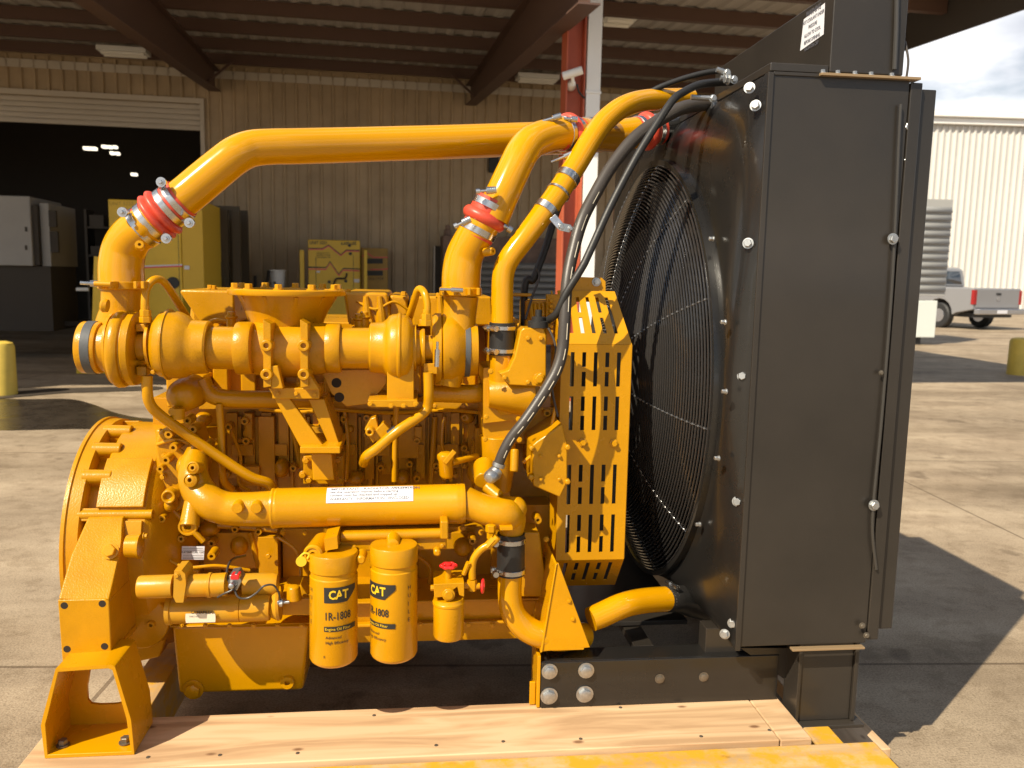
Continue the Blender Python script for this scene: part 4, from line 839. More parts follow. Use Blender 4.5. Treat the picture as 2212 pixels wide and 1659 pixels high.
tabp = [E(1222, 652, GY + .11), E(1240, 608, GY + .11), E(1248, 598, GY + .11), E(1300, 600, GY + .11), E(1308, 608, GY + .11), E(1308, 652, GY + .11)]
m.prism(tabp, (0, .006, 0)); tb_ = part(m, 'lifting_tab', yel, parent=bgd); part(M().hexb(E(1288, 609, GY + .108), TS, .010, .01), 'bolt', znc, parent=tb_)
for x, y in ((1258, 955), (1325, 957)): part(M().rev(E(x, y, GY), TS, [(0, .014), (.006, .014), (.008, .009), (.016, .008)], 6), 'guard_bolt', yel, parent=bgd)
m = M(); bpxl(m, 1225, 760, 1350, 1260, GY + .22, GY + .25); part(m, 'belt', rub)
m = M(); m.rev(EF.y(1290, 1000, GY + .4), (1, 0, 0), [(-.12, .17), (-.1, .18), (-.02, .18), (0, .17)], 40); m.rev(EF.y(1300, 800, GY + .5), (1, 0, 0), [(-.12, .1), (.15, .1)], 32); part(m, 'pulley', blk)
# ---- triangular mount and black sub-frame
MY = EF.z(1168, 1531, ZT).y
print('MY', MY)
m = M(); ppx(m, [(1207, 1217), (1275, 1399), (1168, 1408), (1203, 1219)], MY, MY + .012); ppx(m, [(1200, 1221), (1204, 1217), (1172, 1409), (1167, 1411)], MY - .004, MY + .2)
bpxl(m, 1168, 1400, 1262, 1407, MY + .0, .4)
tm = part(m, 'front_mount', yel, .002, label='triangular yellow mount plate standing on the black frame rail')
bolts([(1229, 1298, MY - .001, 4), (1237, 1337, MY - .001, 4)], yel, parent=tm, h=.005)
m = M(); zt2 = E(1168, 1432, MY).z; xl2 = E(1169, 1480, MY).x; xr2 = E(1680, 1470, MY).x; zb2 = ZT + .002
m.box((xl2, MY, zb2), (xr2, MY + .008, zt2)); m.box((xl2, MY + .0085, zt2 - .008), (xr2, MY + .09, zt2)); m.box((xl2, MY + .0085, zb2), (xr2, MY + .09, zb2 + .008)); 
sf = part(m, 'frame_rail', blkg, .002)
bolts([(1186, 1503, MY - .001, 14), (1263, 1499, MY - .001, 14), (1187, 1450, MY - .001, 13), (1266, 1448, MY - .001, 13)], znc, parent=sf, h=.014)
bolts([(1425, 1466, MY - .001, 8), (1520, 1462, MY - .001, 8)], stld, parent=sf, h=.006)
m = M(); m.box((xl2 - .012, MY + .002, zb2), (xl2 - .002, MY + .12, zt2 + .02)); m.box((xl2 - .03, MY + .02, zb2), (xl2 - .013, MY + .03, zb2 + .07)); part(m, 'end_plate', yel, .002, parent=sf)
m = M(); m.box((xl2, 1.15, zb2), (xr2, 1.16, zt2)); m.box((xl2 + .3, MY + .1, zt2 - .03), (xl2 + .36, 1.15, zt2 - .005)); m.box((.2, .3, zt2 - .0), (.62, 1.3, zt2 + .015)); part(m, 'cross_member', blk, .002, parent=sf)
m = M(); tpx(m, [(1276, 1338, .15, 26), (1300, 1328, .16, 27), (1345, 1308, .18, 27), (1390, 1298, .22, 27), (1440, 1294, .26, 27)], 27, 32); part(m, 'lower_radiator_pipe', yelp)
m = M(); tpx(m, [(1436, 1294, .26, 28), (1452, 1293, .27, 29), (1470, 1294, .29, 29), (1500, 1300, .34, 34), (1560, 1310, .42, 36)], 28, 28); hs = part(m, 'rubber_elbow', rub)
c = E(1448, 1293, .265); clampband((c, c + Vector((1, .4, 0))), .0375, .016, hs, screw=(0, 0, 1))
#@@radiator
# ------------------------------------------------------------------ radiator
RY = -.03; RYF = 1.62
xA = E(1632, 780, RY).x; xB = E(1918, 780, RY).x
zR0 = E(1760, 1392, RY).z; zR1 = E(1800, 166, RY).z
XS = xA - .012; XC = E(1552, 787, .08).x; print('XS-XC', XS - XC)
ra = M()
ra.box((xA, RY, zR0), (xB, RY + .006, zR1)); ra.box((xA, RYF, zR0), (xB, RYF + .006, zR1)); ra.box((xA, RY + .007, zR1 - .006), (xB, RYF - .001, zR1 - .001)); ra.box((xA, RY + .007, zR0), (xB, RYF - .001, zR0 + .006))
rad = part(ra, 'radiator', blk, .002, label='tall black radiator with plain side panel and round fan guard')
m = M(); m.box((xA - .012, RY - .006, zR0 - .01), (xA + .003, RY + .02, zR1 + .004)); m.box((xA + .0035, RY - .004, zR1 - .003), (xB - .01, RY - .0005, zR1 + .006)); part(m, 'panel_flange', blk, .0015, parent=rad)
# shroud: square to round
m = M(); N = 96; cz_ = (EF.x(1480, 360, XC).z + .0); 
fc = Vector((XC, .80, 1.165)); FR = .725
sqz0, sqz1 = zR0 + .0, zR1
def sq(t, x, y0, y1, z0, z1):
    a = 2 * pi * t; c_, s_ = cos(a), sin(a); k = 1 / max(abs(c_), abs(s_)); return Vector((x, (y0 + y1) / 2 + c_ * k * (y1 - y0) / 2, (z0 + z1) / 2 + s_ * k * (z1 - z0) / 2))
rs = []
outer = [sq(k / N, XS, RY, RYF, sqz0, sqz1) for k in range(N)]
inner = [Vector((XC, fc.y + cos(2 * pi * k / N) * (FR + .02), fc.z + sin(2 * pi * k / N) * (FR + .02))) for k in range(N)]
rs.append([p + Vector((.01, 0, 0)) for p in outer]); rs.append(outer)
for t in (.12, .25, .4, .55, .7, .82, .92, 1.0):
    e = 1 - (1 - t) ** 2.2; rs.append([Vector((o_.x + (i_.x - o_.x) * e, o_.y + (i_.y - o_.y) * t, o_.z + (i_.z - o_.z) * t)) for o_, i_ in zip(outer, inner)])
rs.append([Vector((XC - .02, fc.y + (p.y - fc.y) * 1.0, p.z)) for p in inner]); rs.append([Vector((XC - .02, fc.y + (p.y - fc.y) * .975, fc.z + (p.z - fc.z) * .975)) for p in inner]); rs.append([Vector((XC + .1, fc.y + (p.y - fc.y) * .975, fc.z + (p.z - fc.z) * .975)) for p in inner])
m.rings(rs, cap=(False, False)); part(m, 'fan_shroud', blkg, parent=rad, smooth=50)
m = M(); m.box((xA + .10, RY + .01, zR0 + .01), (xA + .13, RYF - .01, zR1 - .01)); part(m, 'radiator_core', mat('core', (.02, .018, .015), .6), parent=rad)
# fan guard of concentric wires
guardm = mat('guard_wire', (.03, .028, .027), .14, coat=.4, spec=.6)
m = M(); nr = 60
def gx(r): return XC - .02 - .15 * (1 - (r / FR) ** 2.6)
for i in range(nr):
    r = .10 + (FR + .0 - .10) * i / (nr - 1); x = gx(r)
    m.tube([(x, fc.y + r * cos(2 * pi * k / 72), fc.z + r * sin(2 * pi * k / 72)) for k in range(73)], .0032, 6, (False, False))
for k in range(12):
    a = 2 * pi * k / 12 + .13
    m.tube([(gx(r) + .006, fc.y + r * cos(a), fc.z + r * sin(a)) for r in [.1 + (FR - .1) * j / 14 for j in range(15)]], .004, 6)
part(m, 'fan_guard', guardm, parent=rad)
wbm = mat('weld_glint', (.22, .22, .22), .15, metal=.7)  # bright metal beads added at wire crossings to imitate sun glints on the welds
for k in range(12):
    m = M(); a = 2 * pi * k / 12 + .13; ra_ = [.10 + (FR - .10) * i / (nr - 1) for i in range(nr)]
    m.tube([(gx(r) - .0022, fc.y + r * cos(a), fc.z + r * sin(a)) for r in ra_], .0008, 4)
    for i in range(0, nr):
        r = .10 + (FR - .10) * i / (nr - 1); m.rev((gx(r) - .0035, fc.y + r * cos(a), fc.z + r * sin(a)), (-1, 0, 0), [(-.003, .0042), (0, .0042), (.002, .0022)], 8) if i % 2 == 0 else None
    m.build('weld_glint_row', wbm, rad)

m = M()
for k in range(8):
    a = 2 * pi * k / 8; d = Vector((0, cos(a), sin(a))); t = Vector((0, -sin(a), cos(a)))
    rg = []
    for r, w_, tw in ((.12, .05, .05), (.35, .10, .045), (.68, .12, .03)):
        c = Vector((XC + .05, fc.y, fc.z)) + d * r; rg.append([c - t * w_ - Vector((tw, 0, 0)), c + t * w_ + Vector((tw, 0, 0)), c + t * w_ + Vector((tw + .004, 0, 0)), c - t * w_ + Vector((-tw + .004, 0, 0))])
    m.rings(rg)
m.rev(Vector((XC - .02, fc.y, fc.z)), (1, 0, 0), [(0, .12), (.1, .14), (.12, .12)], 32); part(m, 'fan', blk, parent=rad)
def sbolt(px, py, r=.013, mt=znc, x=XS): # bolts on the shroud face looking towards the engine
    pp = EF.x(px, py, x)
    part(M().hexb(Vector((x - .001, pp.y, pp.z)), (-1, -.12, .05), r, .014, random.random()), 'bolt', mt, parent=rad)
for px, py in ((1616, 192), (1629, 230), (1613, 526), (1601, 811), (1590, 1081), (1580, 1343), (1563, 1366)):
    p = E(px, py, RY + .03); part(M().hexb(p + Vector((-.0, -.01, 0)), Vector((-.6, -1, .1)), .0108, .013, random.random()), 'bolt', znc, parent=rad)
for px, py in ((1548, 230), (1575, 172), (1495, 1293), (1519, 1292), (1437, 1232)): sbolt(px, py, .012, x=XC + .06)
for px, py in ((1542, 516), (1568, 696), (1570, 846), (1554, 990), (1513, 1133)): sbolt(px, py, .006, x=XC - .012)
# frame behind the panel, outer post, top tank, legs
m = M(); zb3 = E(1930, 1362, RY).z; zt3 = E(1990, 190, RY).z
m.box((xB + .002, RY - .004, zR0 + .01), (xB + .035, RY + .05, zR1 - .005)); m.box((xB + .037, RY + .012, zb3), (xB + .085, RYF, zt3)); part(m, 'outer_post', blk, .003, parent=rad)
m = M(); tpx(m, [(1946, 225, RY - .01), (1942, 300, RY - .01), (1928, 600, RY - .01), (1905, 900, RY - .01), (1885, 1120, RY - .01), (1893, 1230, RY - .01)], 3.2, 10); part(m, 'trim_strip', mat('trim', (.04, .037, .033), .35), parent=rad)
bolts([(1959, 275, RY + .01, 9), (1957, 346, RY + .01, 9), (1928, 516, RY - .012, 9), (1887, 1091, RY - .012, 9)], znc, parent=rad)
bolts([(1862, 1351, RY - .012, 5), (1871, 1372, RY - .012, 5), (1903, 805, RY - .012, 4)], stld, parent=rad)
bstr = mat('bronze_strip', (.32, .22, .12), .4, metal=.3)
m = M(); z5 = E(1860, 163, RY).z; m.box((E(1768, 160, RY).x, RY - .018, z5 - .008), (xB + .02, RY + .02, z5 - .001)); part(m, 'top_strip', bstr, .001, parent=rad)
m = M(); z6 = E(1790, 1394, RY).z; m.box((E(1706, 1394, RY).x, RY - .02, z6 - .006), (xB - .012, RY + .0, z6)); part(m, 'bottom_strip', bstr, .001, parent=rad)
for px in (1776, 1808, 1845, 1880, 1925): p = E(px, 158, RY); part(M().hexb(Vector((p.x, RY - .004, z5)), UP, .006, .009), 'bolt', znc, parent=rad)
ztop = EF.x(1765, 3, E(1797, 90, RY).x).z
xT = E(1797, 90, RY).x
m = M(); m.box((xT, RY + .002, zR1 + .012), (xB - .02, .85, ztop)); part(m, 'top_tank', blk, .003, parent=rad)
m = M(); a0 = xA - .045
m.box((xA - .004, RY + .004, zR1 + .008), (xT - .001, RYF, zR1 + .03)); part(m, 'top_channel', blk, .003, parent=rad)
m = M(); tpx(m, [(1938, -40, RY - .005), (1936, 60, RY - .005), (1932, 150, RY - .005)], 5, 8); part(m, 'tank_trim', MATS['trim'], parent=rad)
lp = [EF.x(1737, 42, xT), EF.x(1783, 6, xT), EF.x(1780, 74, xT), EF.x(1729, 110, xT)]
m = M(); m.add([Vector((xT - .001, p.y, p.z)) for p in lp], [(0, 1, 2, 3)]); wl = m.build('warning_label', lab, rad, smooth=0)
for k, (tx, hh) in enumerate((('WARNING', 7), ('HOT COOLANT UNDER', 4.5), ('PRESSURE', 4.5), ('ALLOW TO COOL', 4.5), ('BEFORE OPENING', 4.5), ('RADIATOR CAP', 4.5))): 
    tv, tf = text2d(tx, hh * .0021, .015, 'CENTER', .85); lc = sum(lp, Vector()) / 4
    M().add([(xT - .002, lc.y - a_, lc.z + .043 - k * .0185 + b_) for a_, b_ in tv], tf).build('lettering', ink, wl, smooth=0)
for x0, x1, y_ in ((1729, 1858, RY + .02), (1729, 1858, RYF - .12)):
    m = M(); a_ = E(x0 + 0, 1400, RY + .02).x; b_ = E(x1, 1400, RY + .02).x; zf = ZT - .045 + .012
    m.box((a_, y_ + .002, zf), (a_ + .01, y_ + .09, zR0 - .002)); m.box((b_ - .012, y_, zf), (b_, y_ + .09, zR0 - .002)); m.box((a_ + .011, y_ + .01, zf), (b_ - .013, y_ + .018, zR0 - .002)); m.box((a_ - .02, y_ - .02, zf - .012), (b_ + .02, y_ + .12, zf - .001)); part(m, 'radiator_leg', blk, .002, parent=rad)
m = M(); m.box((xA - .05, .1, zR0 - .12), (xB - .1, .16, zR0 - .002)); m.box((xA - .05, 1.3, zR0 - .12), (xB - .1, 1.36, zR0 - .002)); part(m, 'lower_channel', blk, .002, parent=rad)
m = M(); p = E(1640, 1430, RY); m.prism([E(1600, 1400, RY + .1), E(1700, 1400, RY + .1), E(1760, 1490, RY + .1), E(1740, 1500, RY + .1)], (0, .006, 0)); part(m, 'gusset_plate', blk, parent=rad)
m = M(); tpx(m, [(1955, 90, RY + .02), (1962, 130, RY), (1958, 168, RY)], 2.5, 8); m.build('overflow_wire', hosem, rad)
# hoses
for pts, r, nm in (([(1560, 222, .45, 13), (1515, 226, .42, 14), (1470, 235, .38, 14.5), (1420, 262, .34, 14.5), (1370, 300, .30, 14.5), (1322, 358, .26, 14), (1287, 417, .22, 14), (1257, 477, .18, 14), (1237, 547, .15, 13.5), (1225, 610, .12, 13), (1220, 687, .1, 13), (1215, 754, .09, 13), (1203, 798, .08, 13), (1183, 835, .07, 12.5), (1156, 877, .06, 12), (1129, 915, .05, 12), (1105, 945, .05, 12), (1087, 977, .05, 11.5), (1076, 1006, .055, 11.5)], 13, 'vent_hose'),
                   ([(1580, 176, .4), (1540, 179, .35), (1508, 184, .3), (1478, 198, .26), (1454, 216, .23), (1420, 266, .2), (1371, 346, .17), (1320, 443, .14), (1272, 548, .11), (1256, 580, .1), (1223, 634, .1), (1203, 676, .11), (1184, 692, .14)], 8.5, 'overflow_hose'),
                   ([(1562, 152, .5), (1520, 158, .5), (1460, 175, .5), (1400, 202, .5), (1330, 258, .5), (1270, 320, .48), (1230, 372, .45), (1215, 430, .42)], 6, 'overflow_hose'),
                   ([(1290, 300, .5), (1240, 370, .45), (1205, 450, .42), (1180, 530, .4), (1160, 585, .38), (1150, 606, .38), (1138, 604, .38), (1132, 640, .38), (1132, 720, .38)], 8, 'sensor_cable')):
    m = M(); tpx(m, pts, r, 16, n=8); hz_ = part(m, nm, hosem if r > 10 else rub)
    if r > 10:                                           # printed stripe on the hose
        c = []
        for p in pts[6:]: l = E(p[0], p[1], p[2]); c.append(tuple(l + Vector((.35, -.93, .1)).normalized() * (13 * EF.sc(l) + .0005)))
        cc_ = catmull(c, 6); m = M()
        for i in range(0, len(cc_) - 4, 5): m.tube(cc_[i:i + 4], .0012, 6)
        part(m, 'printed_stripe', mat('stripe_ink', (.5, .45, .35), .6), parent=hz_)
m = M(); m.tube([E(1076, 1008, .055), E(1079, 1000, .055)], .018, 16); part(m, 'hose_ferrule', znc)
m = M(); c = E(1163, 700, .14); m.rev(c - UP * .01, UP, [(0, .03), (.018, .03), (.02, .02), (.03, .02), (.032, .01), (.05, .01)], 24); part(m, 'pressure_cap', rub)
m = M()
for a_, b_ in (((1493, 210), (1540, 213)), ((1548, 150), (1570, 158)), ((1556, 168), (1585, 172))): m.tube([E(*a_, .3), E(*b_, .3)], .008, 10); m.hexb(E(*b_, .295), TS, .009, .01)
part(m, 'pipe_union', znc)
base_shift(en, (0, .4, ZT))
#@@building
# ------------------------------------------------------------------ workshop building with open canopy
wallm = mat('wall_metal', (.52, .39, .24), .55, var=.25, vscale=1.3)
wallw = mat('door_metal', (.62, .55, .45), .5, var=.12, vscale=.5)
deck = mat('roof_deck', (.46, .43, .40), .6, var=.2, vscale=.7)
purl = mat('purlin_steel', (.10, .055, .04), .6)
redst = mat('red_oxide', (.50, .11, .05), .55, var=.2, vscale=2)
whtm = mat('white_metal', (.80, .80, .78), .4)
BO, BR = BF.o, R(BF.deg)
bd = thing('workshop_building', 'tan metal sided workshop with a deep open canopy roof and a raised roller door', 'building', BO, BR)
HW = BF.y(740, 158, 0).z; SL = .04
xd = BF.y(437, 400, 0).x; zd0 = BF.y(200, 213, 0).z; zd1 = BF.y(200, 271, 0).z
yq = -3.0
for _ in range(6): pq = BF.z(1955, 108, HW + .12 + SL * yq - .5); yq = pq.y
xw1 = pq.x; print('xw1', xw1, yq)
m = M()
m.box((xd, 0, 0), (xw1, .12, HW)); m.box((xd - 16, 0, zd0 + .0), (xd - .001, .12, HW)); m.box((xd - 16, 0, 0), (xd - 9, .12, zd0 - .001))
m.box((xd - 16, .02, HW + .0005), (xw1, .11, HW + .115))
x = xd - 9
while x < xw1:                                                # standing ribs of the cladding
    z0 = zd0 + .02 if x < xd else 0.0
    m.add([(x, -.001, z0), (x + .02, -.05, z0), (x + .05, -.05, z0), (x + .07, -.001, z0), (x, -.001, HW - .02), (x + .02, -.05, HW - .02), (x + .05, -.05, HW - .02), (x + .07, -.001, HW - .02)], [(0, 1, 5, 4), (1, 2, 6, 5), (2, 3, 7, 6)]); x += .24
bpart = lambda m, n, mt, bev=0, par=None, lb=None, sm=0: m.build(n, mt, par or bd, bev, sm, lb)
bpart(m, 'wall', wallm)
m = M(); m.box((xd - 9, -.05, HW - .25), (xw1, -.036, HW - .1)); m.box((xd, -.06, 0), (xd + .08, -.036, zd0)); m.box((xd - 9, -.07, zd0 - .0), (xd + .08, -.037, zd0 + .1)); bpart(m, 'wall_trim', wallw)
m = M(); nsl = 5
for k in range(nsl): z0 = zd1 + (zd0 - zd1) * k / nsl; m.box((xd - 9, .0, z0), (xd - .002, .06, z0 + (zd0 - zd1) / nsl - .03)); m.box((xd - 9, .045, z0 + (zd0 - zd1) / nsl - .029), (xd - .002, .059, z0 + (zd0 - zd1) / nsl))
bpart(m, 'roller_door', wallw, .004)
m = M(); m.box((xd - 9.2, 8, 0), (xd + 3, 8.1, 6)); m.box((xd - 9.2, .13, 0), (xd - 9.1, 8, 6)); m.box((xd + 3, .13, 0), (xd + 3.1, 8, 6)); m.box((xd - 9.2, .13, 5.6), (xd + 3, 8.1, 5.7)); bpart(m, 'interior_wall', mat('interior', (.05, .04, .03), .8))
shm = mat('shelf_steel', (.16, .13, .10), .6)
for (sx, sy, sw, sh, n_) in ((-1.9, 6.0, 1.6, 2.6, 4), (-4.2, 6.6, 1.9, 3.0, 4), (-6.4, 5.0, 1.2, 2.0, 3)):
    m = M()
    for k in range(n_): m.box((xd + sx, sy, .25 + k * sh / n_), (xd + sx + sw, sy + .6, .3 + k * sh / n_))
    for dx in (0, sw): m.box((xd + sx + dx - .03, sy - .02, 0), (xd + sx + dx + .03, sy + .62, sh))
    random.seed(int(-sx * 10))
    for k in range(n_):
        xx = .08
        while xx < sw - .35: w2 = random.uniform(.15, .4); m.box((xd + sx + xx, sy + .05, .301 + k * sh / n_), (xd + sx + xx + w2, sy + .5, .301 + k * sh / n_ + random.uniform(.15, .4))); xx += w2 + random.uniform(.03, .2)
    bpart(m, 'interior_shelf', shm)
YFR = -9.6
def zr(y): return HW + .12 + SL * y
xL = xd - 12
m = M(); P = [(xL, YFR), (xw1, YFR), (xw1, .2), (xL, .2)]
m.add([(a, b, zr(b)) for a, b in P] + [(a, b, zr(b) + .06) for a, b in P], [(3, 2, 1, 0), (4, 5, 6, 7), (0, 1, 5, 4), (1, 2, 6, 5), (2, 3, 7, 6), (3, 0, 4, 7)])
x = xL
while x < xw1 - .1:                                           # ribs of the deck, seen from below
    m.add([(x, YFR, zr(YFR) - .001), (x + .05, YFR, zr(YFR) - .03), (x + .11, YFR, zr(YFR) - .03), (x + .16, YFR, zr(YFR) - .001), (x, .1, zr(.1) - .001), (x + .05, .1, zr(.1) - .03), (x + .11, .1, zr(.1) - .03), (x + .16, .1, zr(.1) - .001)], [(0, 1, 5, 4), (1, 2, 6, 5), (2, 3, 7, 6)]); x += .3
bpart(m, 'canopy_roof', deck)
for k in range(8):
    y = -.75 - k * 1.3
    if y < YFR: break
    m = M(); m.box((xL, y - .03, zr(y) - .21), (xw1 - .02, y + .03, zr(y) - .035)); m.box((xL, y - .031, zr(y) - .215), (xw1 - .02, y + .07, zr(y) - .2)); bpart(m, 'purlin', purl)
def ibeam(m, x, ya, yb, d0, d1, w_=.22, zo=.22):
    for (za, zb_, ww) in ((0, .02, w_), (None, None, .015), (1, 1, w_)):
        pass
    za, zb_ = zr(ya) - zo, zr(yb) - zo
    def slab(x0, x1, ta, ba, tb_, bb): m.add([(x0, ya, ta), (x1, ya, ta), (x1, ya, ba), (x0, ya, ba), (x0, yb, tb_), (x1, yb, tb_), (x1, yb, bb), (x0, yb, bb)], [(0, 1, 2, 3), (7, 6, 5, 4), (0, 4, 5, 1), (1, 5, 6, 2), (2, 6, 7, 3), (3, 7, 4, 0)])
    slab(x - w_ / 2, x + w_ / 2, za, za - .02, zb_, zb_ - .02); slab(x - .008, x + .008, za - .021, za - d0 + .021, zb_ - .021, zb_ - d1 + .021); slab(x - w_ / 2, x + w_ / 2, za - d0 + .02, za - d0, zb_ - d1 + .02, zb_ - d1)
xb1 = BF.y(462, 150, -.1).x; xb2 = BF.y(1018, 190, -.1).x
for xx in (xb1, xb2, xb1 - (xb2 - xb1)):
    m = M(); ibeam(m, xx, YFR + .1, -.05, .85, .40)
    for dx in (-.5, .5): m.obox((xx, -1.0, zr(-1) - .62), (xx + dx, -1.0, zr(-1) - .2), .04, .04)
    bpart(m, 'rafter', purl)
m = M()
m.add([(xw1 + .01, YFR, zr(YFR) + .1), (xw1 + .01, .2, zr(.2) + .1), (xw1 + .01, .2, zr(.2) - .5), (xw1 + .01, YFR, zr(YFR) - .5), (xw1 + .04, YFR, zr(YFR) + .1), (xw1 + .04, .2, zr(.2) + .1), (xw1 + .04, .2, zr(.2) - .5), (xw1 + .04, YFR, zr(YFR) - .5)], [(0, 1, 2, 3), (7, 6, 5, 4), (0, 4, 5, 1), (1, 5, 6, 2), (2, 6, 7, 3), (3, 7, 4, 0)])
bpart(m, 'end_fascia', mat('fascia', (.07, .062, .058), .6))
# column with downspout
YC_ = -8.2
xc0 = BF.y(1224, 130, YC_).x; xc1 = BF.y(1266, 130, YC_).x; m = M(); hcol = zr(YC_) - .02
m.box((xc0, YC_, 0), (xc1, YC_ + .015, hcol)) if False else None
m.box((xc0, YC_, 0), (xc0 + .02, YC_ + .26, hcol)); m.box((xc1 - .02, YC_, 0), (xc1, YC_ + .26, hcol)); m.box((xc0 + .021, YC_ + .12, 0), (xc1 - .021, YC_ + .14, hcol)); bpart(m, 'column', redst, .003)
xs0 = BF.y(1269, 130, YC_ - .02).x; xs1 = BF.y(1299, 130, YC_ - .02).x
m = M(); m.box((xs0, YC_ - .02, .1), (xs1, YC_ + .12, hcol)); m.box((xs0 - .01, YC_ - .03, 3.55), (xs1 + .01, YC_ - .021, 3.58)); bpart(m, 'downspout', whtm, .01)
for xo in (-8.5, 6.2):
    m = M(); m.box((xc0 + xo, YC_, 0), (xc0 + xo + .02, YC_ + .26, hcol)); m.box((xc0 + xo + .25, YC_, 0), (xc0 + xo + .27, YC_ + .26, hcol)); m.box((xc0 + xo + .021, YC_ + .12, 0), (xc0 + xo + .249, YC_ + .14, hcol)); 
    if xo < 0: bpart(m, 'column', redst)
base_shift(bd, (xd + 5, 0, 0))
# security camera on the column
sc_ = thing('security_camera', 'small white security camera bracketed on the red steel column', 'camera', BO, BR)
p = BF.y(1236, 163, YC_ - .1); m = M(); m.tube([p - Vector((.10, -.02, .01)), p + Vector((.10, -.06, .05))], .045, 16); m.build('camera_body', whtm, sc_)
q0 = BF.y(1237, 181, YC_ - .03); m = M(); m.tube([p, q0 + Vector((0, -.03, 0)), q0 + Vector((0, .03, 0))], .02, 10); m.rev(q0 + Vector((0, .1, 0)), TS, [(0, .06), (.03, .055), (.12, .03)], 20); m.build('mount', whtm, sc_)
m = M(); m.tube([q0 + Vector((.05, 0, 0)), BF.y(1250, 198, YC_ - .03), BF.y(1262, 212, YC_ + .0)], .012, 8); m.build('cable', rub, sc_)
base_shift(sc_, q0)
# ceiling lights
def tube_light(px, py, wpx, y, lb, on=False, gp='canopy strip lights'):
    zz = zr(y) - .3; c = BF.z(px, py, zz)
    o = thing('strip_light', lb, 'light', BO, BR, gp); w_ = wpx * BF.sc(c) / 2
    m = M(); m.box((c.x - w_, c.y - .2, zz + .02), (c.x + w_, c.y + .2, zz + .1)); m.build('housing', whtm, o, .005)
    for d in (-.1, .1): M().tube([(c.x - w_ + .05, c.y + d, zz), (c.x + w_ - .05, c.y + d, zz)], .03, 10).build('tube', MATS.get('tube_off') or mat('tube_off', (.8, .78, .72), .4), o)
    base_shift(o, (c.x, c.y, zz + .1)); return o
tube_light(268, 118, 100, -1.0, 'strip light hung by the wall top left of the left rafter')
tube_light(1160, 175, 90, -.9, 'strip light hung by the wall top just left of the red column')
tube_light(1335, 50, 72, -4, 'strip light to the right of the white downspout')
lampm = mat('lamp_on', (1, .9, .7), .4, emit=(1, .9, .7), es=1.3)
for i, (px, py, yy, w_, lb) in enumerate(((195, 321, 4.0, 26, 'long lit lamp inside the dark workshop, leftmost of the group'), (226, 317, 5.0, 10, 'lit lamp inside the workshop, upper left of the cluster'), (238, 318, 5.6, 8, 'lit lamp inside the workshop, upper middle of the cluster'), (249, 318, 6.2, 8, 'lit lamp inside the workshop, upper right of the cluster'), (243, 331, 5.2, 8, 'lit lamp inside the workshop, lower left of the cluster'), (254, 332, 5.8, 8, 'lit lamp inside the workshop, lower right of the cluster'), (290, 377, 6.8, 12, 'faint lit lamp low inside the workshop doorway'))):
    c = BF.y(px, py, yy); s_ = BF.sc(c); m = M(); m.box((c.x - w_ * s_ / 2, c.y - .08, c.z - .035), (c.x + w_ * s_ / 2, c.y + .08, c.z + .035))
    o = m.build('hanging_lamp', lampm, None, .01); o.location = BO; o.rotation_euler = (0, 0, BR); tag(o, lb, 'lamp', 'lamps lit inside the workshop')
# ---- things standing by the wall
def gen(name, lb, cat, x0, y0, x1, y1, y, depth, mt, zb=None, group=None):
    o = thing(name, lb, cat, BO, BR, group); a = BF.y(x0, y0, y); b = BF.y(x1, y1, y); z0 = 0.12 if zb is None else zb
    m = M(); m.box((a.x, y, z0), (b.x, y + depth, a.z)); m.build('enclosure', mt, o, .012)
    m = M(); m.box((a.x + .03, y + .03, 0), (b.x - .03, y + depth - .03, z0 - .001)); m.build('base_frame', MATS['purlin_steel'], o)
    return o, a, b
def line_px(o, pts, w_, y, mt, nm='stripe', fr=BF):
    m = M(); P = [fr.y(a, b, y) for a, b in pts]
    L_ = [p + UP * w_ / 2 for p in P] + [p - UP * w_ / 2 for p in reversed(P)]; n = len(P)
    m.add(L_, [(i, i + 1, 2 * n - 2 - i, 2 * n - 1 - i) for i in range(n - 1)]); return m.build(nm, mt, o, smooth=0)
o, a, b = gen('yellow_generator', 'yellow generator cabinet with zigzag stripes and black lettering, by the wall behind the engine', 'generator', 665, 517, 778, 640, -1.6, 1.2, yeln)
yy = -1.604
wh_ = MATS['label_white']; rdm = MATS['red_paint']
for dy, mt in ((0, inkb), (4, rdm)):
    line_px(o, [(666, 536.5 + dy * .6), (697, 536.5 + dy * .6), (710, 529 + dy * .6), (736, 550 + dy * .6), (748, 540 + dy * .6), (777, 540.5 + dy * .6)], .018, yy - .001 * (dy > 0), mt)
    line_px(o, [(666, 577 + dy), (704, 578 + dy), (713, 565 + dy), (732, 592 + dy), (741, 580 + dy), (777, 581 + dy)], .022, yy - .001 * (dy > 0), mt)
flat_text('UNIT 5221', 688, 524.5, yy - .002, 6.5, inkb, o, fr=BF, narrow=.9, bold=.02); flat_text('6,600 LBS', 753, 526, yy - .002, 6.5, inkb, o, fr=BF, narrow=.9, bold=.02)
for k, tx in enumerate(('PLEASE DO NOT', 'SANDBLAST NEAR', 'THIS GENERATOR')): flat_text(tx, 684, 547 + k * 4.6, yy, 3.2, inkb, o, fr=BF, align='LEFT', narrow=.8)
for x0, y0, x1, y1 in ((682, 556, 683, 622), (763, 550, 764, 622), (682, 621, 764, 622)): line_px(o, [(x0, y0), (x1, y1)] if y0 == y1 else [(x0, (y0 + y1) / 2), (x0 + 1, (y0 + y1) / 2)], .01 if y0 == y1 or y1 - y0 < 3 else (y1 - y0) * BF.sc(a), yy, inkb, 'door_seam')
